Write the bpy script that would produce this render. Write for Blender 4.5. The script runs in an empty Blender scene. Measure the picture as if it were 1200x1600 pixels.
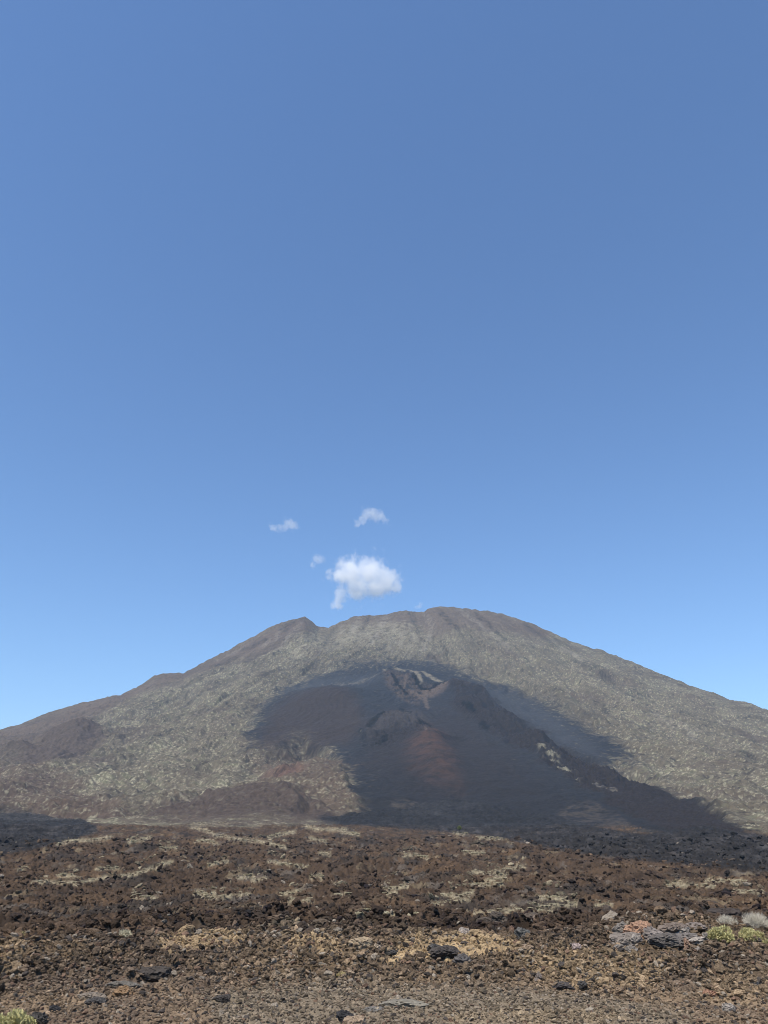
import bpy, bmesh, math, random
import numpy as np
from mathutils import Vector, Matrix
random.seed(7)
RNG = np.random.default_rng(11)
scene = bpy.context.scene
COL = scene.collection

# ---------------------------------------------------------------- camera
EYE_Z = 1.75
PITCH = math.radians(23.0)
FPX = 1202.0                                   # focal length in photo pixels (1200 x 1600)
cam_d = bpy.data.cameras.new('camera')
cam_d.sensor_fit = 'VERTICAL'
cam_d.sensor_height = 36.0
cam_d.lens = FPX / 1600.0 * 36.0
cam_d.clip_start = 0.1
cam_d.clip_end = 60000.0
cam = bpy.data.objects.new('camera', cam_d)
COL.objects.link(cam)
cam.location = (0, 0, EYE_Z)
cam.rotation_euler = (math.radians(90) + PITCH, 0, 0)
scene.camera = cam

# ---------------------------------------------------------------- sky, sun, exposure
SUN_EL = math.radians(60.0)
SUN_AZ = math.radians(216.0)                   # clockwise from +Y: behind the camera, to the left
world = bpy.data.worlds.new('World')
scene.world = world
world.use_nodes = True
wn = world.node_tree
for n in list(wn.nodes): wn.nodes.remove(n)
sky = wn.nodes.new('ShaderNodeTexSky')
sky.sky_type = 'NISHITA'
sky.sun_disc = False
sky.sun_elevation = SUN_EL
sky.sun_rotation = SUN_AZ
sky.altitude = 0.0
sky.air_density = 1.04
sky.dust_density = 0.0
sky.ozone_density = 8.0
bg = wn.nodes.new('ShaderNodeBackground')
bg.inputs['Strength'].default_value = 0.15
wo = wn.nodes.new('ShaderNodeOutputWorld')
wn.links.new(sky.outputs[0], bg.inputs[0])
wn.links.new(bg.outputs[0], wo.inputs[0])

sun_d = bpy.data.lights.new('sun', 'SUN')
sun_d.energy = 5.0
sun_d.angle = math.radians(0.5)
sun_d.color = (1.0, 0.93, 0.82)
sun = bpy.data.objects.new('sun', sun_d)
COL.objects.link(sun)
to_sun = Vector((math.sin(SUN_AZ) * math.cos(SUN_EL), math.cos(SUN_AZ) * math.cos(SUN_EL), math.sin(SUN_EL)))
sun.rotation_euler = to_sun.to_track_quat('Z', 'Y').to_euler()
sun.location = to_sun * 50

scene.view_settings.view_transform = 'Standard'
scene.view_settings.look = 'None'
scene.view_settings.gamma = 1.0
scene.view_settings.exposure = 0.21
HAZE_DENSITY = 0.000045

cy = scene.cycles
cy.max_bounces = 20
cy.diffuse_bounces = 3
cy.volume_bounces = 20
cy.use_denoising = True
cy.denoising_prefilter = 'ACCURATE'
cy.filter_width = 0.95

# ---------------------------------------------------------------- helpers: photo pixels <-> directions
CP, SP = math.cos(PITCH), math.sin(PITCH)
def pix_dir(px, py):
    a = np.asarray(px, float) - 600.0; b = 800.0 - np.asarray(py, float)
    return a, FPX * CP - b * SP, FPX * SP + b * CP
def pix_azel(px, py):
    x, y, z = pix_dir(px, py)
    return np.arctan2(x, y), np.arctan2(z, np.hypot(x, y))
def project(X, Y, Z):
    dz = Z - EYE_Z
    w = np.maximum(Y * CP + dz * SP, 0.05)
    v = -Y * SP + dz * CP
    return 600.0 + FPX * X / w, 800.0 - FPX * v / w

from concurrent.futures import ThreadPoolExecutor
def pmap(fn, *arrs):
    n = len(arrs[0])
    if n < 40000: return fn(*arrs)
    parts = np.array_split(np.arange(n), max(4, n // 60000))
    with ThreadPoolExecutor(4) as ex:
        out = list(ex.map(lambda p: fn(*[a[p[0]:p[-1] + 1] for a in arrs]), parts))
    return np.concatenate(out)
# ---------------------------------------------------------------- helpers: noise
def _hash(ix, iy, seed):
    h = (ix.astype(np.int64) * 374761393 + iy.astype(np.int64) * 668265263 + seed * 1442695041) & 0xFFFFFFFF
    h = ((h ^ (h >> 13)) * 1274126177) & 0xFFFFFFFF
    return h ^ (h >> 16)
def _r01(h): return (h & 0xFFFFFF).astype(np.float32) / 16777216.0
def perlin(x, y, seed=0):
    x = np.asarray(x, np.float64); y = np.asarray(y, np.float64)
    x0 = np.floor(x); y0 = np.floor(y)
    fx = (x - x0).astype(np.float32); fy = (y - y0).astype(np.float32)
    ix = x0.astype(np.int64); iy = y0.astype(np.int64)
    u = fx * fx * fx * (fx * (fx * 6 - 15) + 10); v = fy * fy * fy * (fy * (fy * 6 - 15) + 10)
    def g(dx, dy):
        a = _r01(_hash(ix + dx, iy + dy, seed)) * 6.2831853
        return np.cos(a) * (fx - dx) + np.sin(a) * (fy - dy)
    n0 = g(0, 0) * (1 - u) + g(1, 0) * u
    n1 = g(0, 1) * (1 - u) + g(1, 1) * u
    return (n0 * (1 - v) + n1 * v) * 1.5
def fbm(x, y, octs=4, seed=0, gain=0.5, lac=2.03):
    s = 0.0; a = 1.0; t = 0.0
    for k in range(octs):
        s = s + a * perlin(x, y, seed + k * 17); t += a
        x = np.asarray(x) * lac + 13.7; y = np.asarray(y) * lac + 7.1; a *= gain
    return s / t
def ridged(x, y, octs=4, seed=0, gain=0.5):
    s = 0.0; a = 1.0; t = 0.0
    for k in range(octs):
        s = s + a * (1 - np.abs(perlin(x, y, seed + k * 31)) * 1.6); t += a
        x = np.asarray(x) * 2.07 + 3.3; y = np.asarray(y) * 2.07 + 9.9; a *= gain
    return s / t
def worley(x, y, seed=0):
    x = np.asarray(x, np.float64); y = np.asarray(y, np.float64)
    ix = np.floor(x).astype(np.int64); iy = np.floor(y).astype(np.int64)
    fx = (x - ix).astype(np.float32); fy = (y - iy).astype(np.float32)
    f1 = np.full(x.shape, 9.0, np.float32); f2 = f1.copy(); idc = np.zeros(x.shape, np.float32)
    for dx in (-1, 0, 1):
        for dy in (-1, 0, 1):
            h = _hash(ix + dx, iy + dy, seed)
            px = _r01(h); h2 = (h * 2654435761) & 0xFFFFFFFF; py = _r01(h2 ^ (h2 >> 15))
            d = np.hypot(dx + px - fx, dy + py - fy)
            closer = d < f1
            f2 = np.where(closer, f1, np.minimum(f2, d))
            idc = np.where(closer, _r01((h * 40503 + 977) & 0xFFFFFFFF), idc)
            f1 = np.where(closer, d, f1)
    return f1, f2, idc
def sstep(a, b, x):
    t = np.clip((x - a) / (b - a), 0, 1)
    return t * t * (3 - 2 * t)
def poly_sd(px, py, pts):
    """signed distance in pixels to a polygon, positive inside"""
    pts = np.asarray(pts, float); n = len(pts)
    d2 = np.full(px.shape, 1e12); inside = np.zeros(px.shape, bool)
    for i in range(n):
        ax, ay = pts[i]; bx, by = pts[(i + 1) % n]
        ex, ey = bx - ax, by - ay
        wx, wy = px - ax, py - ay
        t = np.clip((wx * ex + wy * ey) / (ex * ex + ey * ey + 1e-9), 0, 1)
        d2 = np.minimum(d2, (wx - t * ex) ** 2 + (wy - t * ey) ** 2)
        c = ((ay <= py) & (by > py)) | ((by <= py) & (ay > py))
        xi = ax + (py - ay) / (ey if abs(ey) > 1e-9 else 1e-9) * ex
        inside ^= c & (px < xi)
    d = np.sqrt(d2)
    return np.where(inside, d, -d)
def line_dist(px, py, pts):
    d2 = np.full(px.shape, 1e12)
    for (ax, ay), (bx, by) in zip(pts[:-1], pts[1:]):
        ex, ey = bx - ax, by - ay
        wx, wy = px - ax, py - ay
        t = np.clip((wx * ex + wy * ey) / (ex * ex + ey * ey + 1e-9), 0, 1)
        d2 = np.minimum(d2, (wx - t * ex) ** 2 + ((wy - t * ey)) ** 2)
    return np.sqrt(d2)

# ---------------------------------------------------------------- the shape of the land
SKYLINE = [(-700, 1262), (-450, 1240), (-200, 1195), (-90, 1166), (0, 1139.5), (56, 1122), (126, 1100), (150, 1094), (175, 1087), (189, 1086), (213, 1075), (241, 1057),
           (256, 1054), (287, 1052.5), (304, 1044), (336, 1026), (381, 1003), (401, 992), (425, 978), (462, 966.5), (476, 963),
           (488, 972), (497, 980), (513, 981.5), (530, 973), (551, 964), (576, 961), (604, 960.5), (618, 957), (634, 953),
           (650, 955.5), (663, 955.7), (667, 951.5), (688, 948.5), (709, 948.5), (730, 952), (758, 954), (779, 957), (800, 963.5),
           (818, 968.7), (864, 987), (895, 1003), (927, 1012.5), (941, 1015), (976, 1029), (1018, 1046.7), (1053, 1060.7),
           (1084, 1073), (1116, 1083.5), (1137, 1092), (1179, 1101.7), (1200, 1109.7), (1290, 1138), (1400, 1172), (1650, 1235), (1900, 1265)]
_sa, _se = pix_azel([p[0] for p in SKYLINE], [p[1] for p in SKYLINE])
_sa = np.concatenate(([-3.2, -1.8, -1.2], _sa, [1.2, 1.8, 3.2]))
_se = np.concatenate((np.radians([0.3, 0.4, 1.2]), _se, np.radians([1.2, 0.4, 0.3])))
_ga = np.linspace(-3.2, 3.2, 1281)
_k = np.exp(-0.5 * (np.arange(-60, 61) * 0.005 / 0.085) ** 2); _k /= _k.sum()
_gs = np.convolve(np.pad(np.interp(_ga, _sa, _se), 60, mode='edge'), _k, mode='valid')
NEAR_R = np.array([0, 8, 11, 13, 15, 16.5, 18.5, 21, 26, 32, 50, 75, 100, 150, 200, 300, 400, 520, 700, 820, 20000.])
NEAR_Z = np.array([0, 0, 0.0, 0.07, 0.14, 0.02, -0.34, -0.72, -1.25, -1.8, -3.3, -4.6, -5.5, -6.6, -6.9, -6.0, -3.2, 0.8, 8.0, 12.5, 12.5])
R_FOOT = 820.0
def land_smooth(az, r):
    """large shapes only: gravel bank, lava basin, volcano"""
    z = np.interp(r, NEAR_R, NEAR_Z)
    rr = 3650.0 - 900.0 * np.sin(np.clip(az, -1.4, 1.4)) ** 2
    t = (r - R_FOOT) / (rr - R_FOOT)
    k = sstep(0.78, 1.0, t)
    el = np.interp(az, _sa, _se) * k + np.interp(az, _ga, _gs) * (1 - k)
    H = np.tan(el) * rr + EYE_Z
    tc = np.clip(t, 0, 1)
    up = 12.5 + np.maximum(H - 12.5, 0) * (0.36 * tc + 0.64 * tc * tc)
    back = np.maximum(H - (r - rr) * 0.55 - ((r - rr) / 900.0) ** 2 * 8, 5.0)
    zm = np.where(t > 1, back, up)
    return np.where(r > R_FOOT, zm, z)
def base_from_pix(px, py):
    """where a photo pixel meets the smooth land: azimuth, range"""
    az, el = pix_azel(px, py)
    r = np.geomspace(9, 4200, 6000)
    z = land_smooth(np.full(r.shape, float(az)), r)
    hit = np.nonzero(z >= EYE_Z + np.tan(el) * r)[0]
    return float(az), float(r[hit[0]] if len(hit) else 3650.0)

# bumps on the land: pixel centre, half width px, half depth m, height m
BUMPS = []
def bump(px, py, wpx, depth, h, crater=0.0, power=1.0):
    h = h * 1.3
    az, r = base_from_pix(px, py)
    BUMPS.append((az, r, wpx / 1290.0, depth, h, crater, power))
# volcano features
bump(505, 1100, 85, 210, 34)              # broad brown cinder dome
bump(622, 1062, 46, 120, 34, 0.55)        # vent cone with crater
bump(712, 1084, 42, 110, 26)               # reddish peak beside the vent
bump(612, 1130, 46, 95, 26, 0.25)         # lower vent
bump(570, 1150, 26, 60, 14)
bump(672, 1168, 44, 150, 24)              # red scoria hill
bump(690, 1200, 45, 150, 16)
bump(455, 1188, 52, 140, 20)              # lower red cone
bump(440, 1215, 55, 130, 12, 0.35)
bump(385, 1262, 120, 160, 13)             # dark low dome at the foot
bump(112, 1166, 55, 150, 46)              # cone on the left flank
bump(20, 1195, 70, 150, 20)
for (x, y, w, h) in ((745, 1105, 32, 14), (790, 1130, 32, 16), (840, 1165, 34, 16), (890, 1190, 34, 16), (945, 1212, 38, 16), (1000, 1235, 38, 15), (1060, 1262, 40, 13), (1120, 1285, 45, 11), (1190, 1305, 55, 9)):
    bump(x, y, w, 110, h * 0.85)
bump(690, 965, 26, 120, 14)
bump(720, 990, 24, 130, 12)
bump(470, 985, 30, 160, 10)
# gravel bank features (near)
NEAR_BUMPS = []
def nbump(px, py, wx, wy, h):
    az, r = base_from_pix(px, py)
    NEAR_BUMPS.append((math.sin(az) * r, math.cos(az) * r, wx, wy, h))
nbump(330, 1470, 0.9, 0.8, 0.10)
nbump(505, 1478, 0.75, 0.7, 0.07)
nbump(715, 1482, 1.0, 0.8, 0.08)
nbump(1060, 1475, 1.5, 1.2, 0.24)
nbump(1240, 1470, 1.6, 1.5, 0.25)
nbump(640, 1572, 0.40, 0.30, 0.05)
nbump(620, 1512, 1.0, 0.5, 0.05)
HOLES = [(238, 1534, .26, .20, .30), (612, 1499, .20, .16, .26), (620, 1527, .22, .14, .2), (352, 1567, .14, .1, .18),
         (885, 1487, .2, .15, .18), (890, 1545, .22, .14, .2), (843, 1562, .10, .08, .12), (1075, 1487, .5, .14, .22),
         (1140, 1432, .6, .5, .4), (745, 1500, .22, .2, .2), (835, 1497, .18, .15, .2), (80, 1578, .16, .1, .15),
         (216, 1487, .15, .2, .18), (100, 1500, .2, .2, .15), (150, 1505, .25, .2, .15), (690, 1487, .2, .2, .2), (960, 1482, .25, .2, .2)]
for (x, y, wx, wy, h) in HOLES: nbump(x, y, wx, wy, -h)

SUMMIT = (230.0, 3950.0)
def cone_coords(x, y):
    th = np.arctan2(x - SUMMIT[0], SUMMIT[1] - y); rho = np.hypot(x - SUMMIT[0], y - SUMMIT[1])
    return th * 1500.0, rho
def land(az, r):
    """full detail height. returns z, and a dict of masks"""
    X = np.sin(az) * r; Y = np.cos(az) * r
    zs = land_smooth(az, r)
    z = zs.copy()
    # ------------------ volcano detail
    far = r > R_FOOT - 40
    if far.any():
        a_, r_ = az[far], r[far]; x_, y_ = X[far], Y[far]
        add = np.zeros(a_.shape)
        for (ba, br, bw, bd, bh, cr, pw) in BUMPS:
            q = ((a_ - ba) / bw) ** 2 + ((r_ - br) / bd) ** 2
            g = np.exp(-q * 1.4)
            if cr: g = g - cr * np.exp(-q * 7.0)
            add += bh * g
        el = np.interp(a_, _sa, _se)
        rr = 3650.0 - 900.0 * np.sin(np.clip(a_, -1.4, 1.4)) ** 2
        t = np.clip((r_ - R_FOOT) / (rr - R_FOOT), 0, 1.3)
        edge = 1 - 0.74 * sstep(0.84, 1.0, t)
        amp = sstep(0.0, 0.06, t) * edge
        ct, cr_ = cone_coords(x_, y_)
        gul = ridged(ct / 95 + fbm(x_ / 300, y_ / 300, 2, 5) * 1.2, cr_ / 800, 4, 41, 0.55) - 0.55
        rough = fbm(x_ / 120, y_ / 120, 5, 3, 0.55)
        fine = ridged(x_ / 20, y_ / 20, 3, 71, 0.6) - 0.5
        pxx, pyy = project(x_, y_, zs[far])
        smooth = mask_ash_smooth(pxx, pyy, x_, y_)
        k = 1 - 0.85 * smooth
        gul = gul * sstep(250, 1100, cr_)
        gul2 = (ridged(ct / 300 + 0.5 * fbm(x_ / 500, y_ / 500, 2, 6), cr_ / 1700, 2, 47) - 0.6) * sstep(300, 1200, cr_)
        add += amp * (gul2 * 52 * k * sstep(0.06, 0.3, t) + gul * 24 * (0.35 + 0.65 * k) + rough * 24 * (0.3 + 0.7 * k) + fine * 6 * k)
        rug = np.maximum(soft(pxx, pyy, x_, y_, P_RUG[0], 5, 40, 5, 581), soft(pxx, pyy, x_, y_, P_RUG[1], 8, 40, 8, 582))
        add += rug * (ridged(x_ / 26, y_ / 32, 4, 95, 0.6) - 0.55) * 15
        add += sstep(0.85, 1.0, t) * (1 - sstep(1.02, 1.2, t)) * (ridged(x_ / 70, y_ / 70, 4, 97, 0.6) - 0.6) * 11
        fl = mask_flow(pxx, pyy, x_, y_)
        kf = 1 - fl * (1 - sstep(1000, 1500, r_)) * 0.8
        add = add * kf + fl * sstep(0.0, 0.02, t) * edge * ((ridged(x_ / 13, y_ / 13, 3, 91, 0.6) - 0.4) * 4.5 + (ridged(x_ / 38, y_ / 38, 4, 93, 0.6) - 0.5) * 16 * sstep(1100, 1400, r_))
        z[far] += add
    # ------------------ lava field
    mid = (r > 15.5) & (r < R_FOOT + 60)
    if mid.any():
        x_, y_, r_ = X[mid], Y[mid], r[mid]
        w = sstep(17.0, 30.0, r_) * (1 - 0.6 * sstep(R_FOOT - 120, R_FOOT + 60, r_))
        und = fbm(x_ / 34, y_ / 55, 3, 201) * (0.9 + 3.8 * sstep(50, 260, r_) * (1 - 0.5 * sstep(420, 720, r_))) + fbm(x_ / 13, y_ / 13, 2, 207) * 0.55
        wx = x_ + 0.5 * perlin(x_ / 1.7, y_ / 1.7, 301); wy = y_ + 0.5 * perlin(x_ / 1.7 + 9, y_ / 1.7, 303)
        f1, f2, idc = worley(wx / 1.15, wy / 1.15, 11)
        lump = (np.clip(f2 - f1, 0, 0.5) * 0.55 + (idc - 0.5) * 0.2) + (ridged(x_ / 1.4, y_ / 1.4, 3, 241, 0.6) - 0.5) * 0.45
        f1b, f2b, idb = worley(wx / 0.42, wy / 0.42, 12)
        lumpb = (np.clip(f2b - f1b, 0, 0.5) * 0.2 + (idb - 0.5) * 0.17)
        big = ridged(x_ / 6.5, y_ / 6.5, 4, 231, 0.6) - 0.5
        farg = 1 + 1.6 * sstep(90, 500, r_)
        f1c, f2c, idcc = worley((x_ + 1.2 * perlin(x_ / 4, y_ / 4, 311)) / 3.1, (y_ + 1.2 * perlin(x_ / 4 + 7, y_ / 4, 312)) / 3.1, 14)
        lumpc = (np.clip(f2c - f1c, 0, 0.5) * 1.0 + (idcc - 0.5) * 0.35 + (ridged(x_ / 7.5, y_ / 11, 3, 243, 0.5) - 0.5) * 2.0) * sstep(70, 260, r_)
        und = und + fbm(x_ / 80, y_ / 60, 3, 251) * 7 * sstep(480, 700, r_) * (1 - sstep(820, 860, r_))
        z[mid] += w * (und + big * 1.2 * (1 + 0.5 * sstep(90, 400, r_)) + lump * 1.2 + lumpc + lumpb * 1.2 * (1 - sstep(150, 300, r_)))
    # ------------------ gravel foreground
    nr = r < 32
    if nr.any():
        x_, y_, r_ = X[nr], Y[nr], r[nr]
        w = 1 - sstep(19, 31, r_)
        rub = 0.25 + 0.75 * sstep(11.2, 13.0, r_ + fbm(x_ / 1.5, y_ / 1.5, 2, 401) * 0.9)
        pxn, pyn = project(x_, y_, zs[nr])
        for P, kk in N_TAN[:3]: rub = rub * (1 - 0.88 * sstep(-5, 7, poly_sd(pxn + 14 * fbm(x_ / .6, y_ / .6, 2, 441), pyn, P)))
        add = fbm(x_ / 1.7, y_ / 1.7, 3, 405) * 0.12 * rub + (ridged(x_ / .45, y_ / .45, 3, 409) - .6) * 0.10 * rub
        f1, f2, idc = worley(x_ / 0.16, y_ / 0.16, 21)
        add += (np.clip(f2 - f1, 0, 0.4) * 0.17 + (idc - 0.5) * 0.10) * rub
        f1, f2, idc = worley(x_ / 0.055, y_ / 0.055, 23)
        add += np.clip(f2 - f1, 0, 0.4) * 0.022 + (idc - .5) * .008
        for (bx, by, wx, wy, h) in NEAR_BUMPS:
            add += h * np.exp(-(((x_ - bx) / wx) ** 2 + ((y_ - by) / wy) ** 2))
        side = sstep(2.5, 5.5, x_) * sstep(12, 15.5, r_)
        add += 0.16 * side
        z[nr] += w * add
    return z

# ---------------------------------------------------------------- areas traced on the slopes (photo pixels), edges broken up by noise
P_DARK = [(378, 1152), (392, 1132), (408, 1102), (440, 1076), (482, 1054), (530, 1040), (580, 1029), (640, 1024), (700, 1034), (742, 1056), (790, 1064),
          (832, 1084), (870, 1104), (905, 1124), (955, 1152), (1012, 1194), (965, 1186), (942, 1188), (1010, 1220), (1052, 1240), (1095, 1266), (1145, 1291),
          (1205, 1310), (1400, 1360), (1400, 1420), (800, 1330), (700, 1310), (560, 1292), (505, 1283), (582, 1272), (560, 1254), (546, 1236), (541, 1200), (528, 1184), (500, 1165), (478, 1150),
          (430, 1164), (390, 1164)]
P_BLACK = [(500, 1282), (600, 1262), (640, 1262), (690, 1250), (760, 1255), (860, 1275), (905, 1286), (960, 1296), (1000, 1303), (1040, 1300), (1100, 1290), (1210, 1308), (1500, 1350),
           (1500, 1400), (1200, 1362), (1100, 1354), (1000, 1345), (900, 1333), (830, 1320), (760, 1306), (700, 1300), (600, 1292), (540, 1288)]
P_BLACK_L = [(-300, 1268), (0, 1272), (60, 1271), (118, 1279), (150, 1289), (153, 1301), (110, 1312), (60, 1326), (0, 1336), (-300, 1350)]
P_FLOW = [(700, 1078), (740, 1082), (790, 1110), (840, 1140), (900, 1172), (945, 1188), (1010, 1222), (1052, 1240), (1095, 1266), (1145, 1291), (1210, 1312), (1210, 1325), (1100, 1305), (1040, 1296), (985, 1278),
          (940, 1245), (890, 1218), (850, 1195), (800, 1165), (750, 1135), (710, 1110)]
P_BROWN_DOME = [(400, 1160), (420, 1120), (450, 1098), (500, 1086), (545, 1090), (565, 1110), (570, 1135), (545, 1160), (500, 1165), (470, 1152), (430, 1166)]
P_BROWN_FOOT = [(380, 1166), (430, 1160), (480, 1150), (496, 1162), (488, 1182), (530, 1190), (546, 1236), (582, 1270), (545, 1284), (200, 1284), (235, 1262), (300, 1243), (350, 1238), (395, 1225), (405, 1200)]
P_DARK_FOOT = [(232, 1264), (300, 1244), (380, 1237), (440, 1238), (480, 1250), (525, 1275), (520, 1284), (225, 1284)]
P_RED1 = [(418, 1200), (440, 1190), (470, 1192), (478, 1206), (462, 1214), (430, 1216)]
P_RED2 = [(650, 1160), (668, 1143), (690, 1152), (700, 1172), (712, 1195), (722, 1230), (670, 1225), (630, 1185)]
P_RED3 = [(660, 1082), (700, 1072), (722, 1068), (735, 1085), (705, 1085), (672, 1092)]
P_CONE_L = [(-60, 1190), (0, 1182), (50, 1178), (85, 1160), (112, 1146), (140, 1150), (162, 1162), (150, 1175), (125, 1190), (90, 1203), (45, 1206), (20, 1198), (-60, 1206)]
P_LEFT_BARE = [(-300, 1190), (-300, 1160), (0, 1139), (126, 1098), (180, 1084), (256, 1052), (300, 1044), (381, 1002), (425, 977), (476, 960), (500, 980), (470, 992), (420, 1020), (370, 1035), (330, 1050),
               (280, 1068), (230, 1082), (180, 1110), (150, 1128), (120, 1150), (60, 1178), (0, 1185)]
P_SUMMIT = [(500, 985), (551, 962), (604, 958), (650, 952), (690, 945), (760, 950), (800, 960), (870, 988), (850, 1000), (800, 990), (730, 985), (690, 990), (640, 980), (590, 975), (540, 980)]
P_PUMICE = [(597, 1051), (608, 1043), (624, 1047), (642, 1049), (668, 1056), (702, 1068), (690, 1075), (664, 1069), (652, 1072), (640, 1064), (624, 1058), (606, 1058)]
P_KIPUKA = [[(608, 1258), (622, 1250), (640, 1249), (652, 1254), (648, 1262), (630, 1266), (615, 1265)],
            [(870, 1272), (900, 1258), (930, 1255), (960, 1270), (990, 1290), (1045, 1303), (1000, 1303), (950, 1296), (900, 1285)],
            [(840, 1180), (862, 1184), (890, 1202), (912, 1220), (900, 1220), (870, 1200)]]
VENT_DARK = [([(563, 1149), (567, 1142), (578, 1138), (590, 1132), (598, 1129)], 4.5), ([(618, 1119), (626, 1112), (633, 1116), (641, 1120)], 4), ([(608, 1124), (620, 1122), (634, 1125)], 3), ([(591, 1160), (604, 1154)], 4),  # black broken rock, and the crater's shadow painted as a dark line
             ([(654, 1131), (673, 1136)], 3), ([(646, 1067), (652, 1071), (660, 1079), (672, 1080), (684, 1073), (696, 1069)], 4), ([(608, 1043), (620, 1042)], 3), ([(612, 1064), (624, 1076), (636, 1086)], 3), ([(725, 1112), (742, 1120)], 4), ([(750, 1135), (762, 1142)], 4)]
DARK_LINES = [([(640, 955), (652, 985)], 5), ([(745, 960), (790, 1000)], 4), ([(820, 975), (870, 1010)], 4), ([(520, 986), (505, 1012)], 5), ([(575, 964), (566, 985)], 4), ([(900, 1030), (960, 1065)], 4), ([(330, 1045), (370, 1030)], 4), ([(230, 1110), (262, 1092)], 4), ([(1060, 1110), (1110, 1140)], 4), ([(150, 1210), (185, 1195)], 4), ([(280, 1111), (301, 1090), (315, 1083)], 5), ([(205, 1183), (238, 1164), (280, 1143)], 5), ([(980, 1080), (1011, 1087)], 4),
              ([(688, 962), (700, 973), (716, 987)], 5), ([(690, 1000), (698, 1022)], 4), ([(380, 1015), (402, 1008), (415, 1000)], 4), ([(440, 985), (470, 970)], 6), ([(1160, 1180), (1180, 1192)], 5), ([(430, 1201), (445, 1198), (470, 1190)], 3), ([(300, 1195), (330, 1180)], 4), ([(930, 1100), (950, 1112)], 4)]
VENT_PALE = [([(600, 1046), (612, 1053), (632, 1056)], 3.5), ([(640, 1051), (648, 1059), (657, 1067)], 5), ([(648, 1051), (668, 1059), (692, 1068)], 3)]
VENT_RED = [([(660, 1090), (690, 1081), (712, 1071), (724, 1077)], 6), ([(634, 1068), (629, 1085)], 2), ([(640, 1080), (656, 1092)], 3), ([(664, 1094), (668, 1106)], 4), ([(600, 1122), (612, 1120)], 3), ([(664, 1142), (667, 1152)], 2.5)]
PALE_LINES = [([(720, 953), (760, 985), (800, 1020)], 4), ([(560, 968), (545, 995)], 5), ([(604, 963), (590, 992), (580, 1010)], 5), ([(470, 977), (450, 1000), (430, 1020)], 4), ([(340, 1030), (390, 1008)], 3), ([(860, 1000), (930, 1040)], 3), ([(250, 1085), (300, 1070)], 3), ([(1020, 1120), (1090, 1150)], 4), ([(661, 957), (674, 976), (670, 997), (656, 1014)], 4), ([(540, 1072), (580, 1064), (600, 1058)], 3), ([(505, 1076), (545, 1068)], 3), ([(440, 985), (430, 1000), (410, 1010)], 5), ([(930, 1225), (950, 1235), (960, 1242)], 4)]
P_ASH_LIGHT = [(745, 1080), (790, 1075), (850, 1105), (900, 1140), (950, 1185), (880, 1165), (830, 1135), (780, 1105)]
P_ASH_LIGHT2 = [(430, 1085), (490, 1062), (580, 1055), (600, 1068), (540, 1075), (470, 1090)]
P_TOP_PALE = [(520, 985), (560, 972), (610, 970), (660, 975), (670, 1000), (650, 1018), (560, 1012), (480, 1020), (440, 1030), (470, 1000)]
def wob(px, py, x, y, a=7.0, s=60.0, seed=500):
    return px + a * fbm(x / s, y / s, 4, seed, 0.6), py + a * 0.75 * fbm(x / s, y / s, 4, seed + 50, 0.6)
def soft(px, py, x, y, poly, a=7.0, s=60.0, w=3.0, seed=500):
    qx, qy = wob(px, py, x, y, a, s, seed)
    return sstep(-w, w, poly_sd(qx, qy, poly))
N_TAN = [([(240, 1478), (270, 1464), (320, 1460), (370, 1464), (395, 1476), (360, 1482), (300, 1488), (255, 1492)], 0.55),
         ([(440, 1472), (480, 1468), (530, 1480), (545, 1494), (500, 1490), (455, 1484)], 0.6),
         ([(590, 1496), (620, 1484), (660, 1474), (720, 1468), (800, 1474), (820, 1486), (760, 1492), (700, 1506), (670, 1500), (640, 1496), (612, 1510)], 0.85),
         ([(800, 1492), (880, 1490), (980, 1500), (1060, 1520), (1020, 1545), (930, 1545), (860, 1535), (815, 1515)], 0.62),
         ([(700, 1585), (820, 1575), (960, 1582), (1000, 1605), (700, 1605)], 0.42),
         ([(0, 1475), (40, 1480), (30, 1530), (0, 1540)], 0.4),
         ([(1080, 1520), (1200, 1530), (1200, 1575), (1110, 1570)], 0.35)]
P_RUG = [[(598, 1056), (640, 1058), (692, 1070), (704, 1086), (640, 1097), (606, 1082)], [(556, 1152), (600, 1124), (650, 1116), (676, 1140), (620, 1168), (575, 1168)]]
def mask_flow(px, py, x, y):
    m = soft(px, py, x, y, P_FLOW, 14, 90, 5, 510)
    return np.maximum(m, mask_black(px, py, x, y))
def mask_black(px, py, x, y):
    return np.maximum(soft(px, py, x, y, P_BLACK, 4, 30, 2, 520), soft(px, py, x, y, P_BLACK_L, 4, 30, 2, 521))
def mask_ash_smooth(px, py, x, y):
    return np.clip(soft(px, py, x, y, P_DARK, 10, 80, 6, 530) - soft(px, py, x, y, P_FLOW, 14, 90, 5, 510) - mask_black(px, py, x, y), 0, 1)

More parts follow.
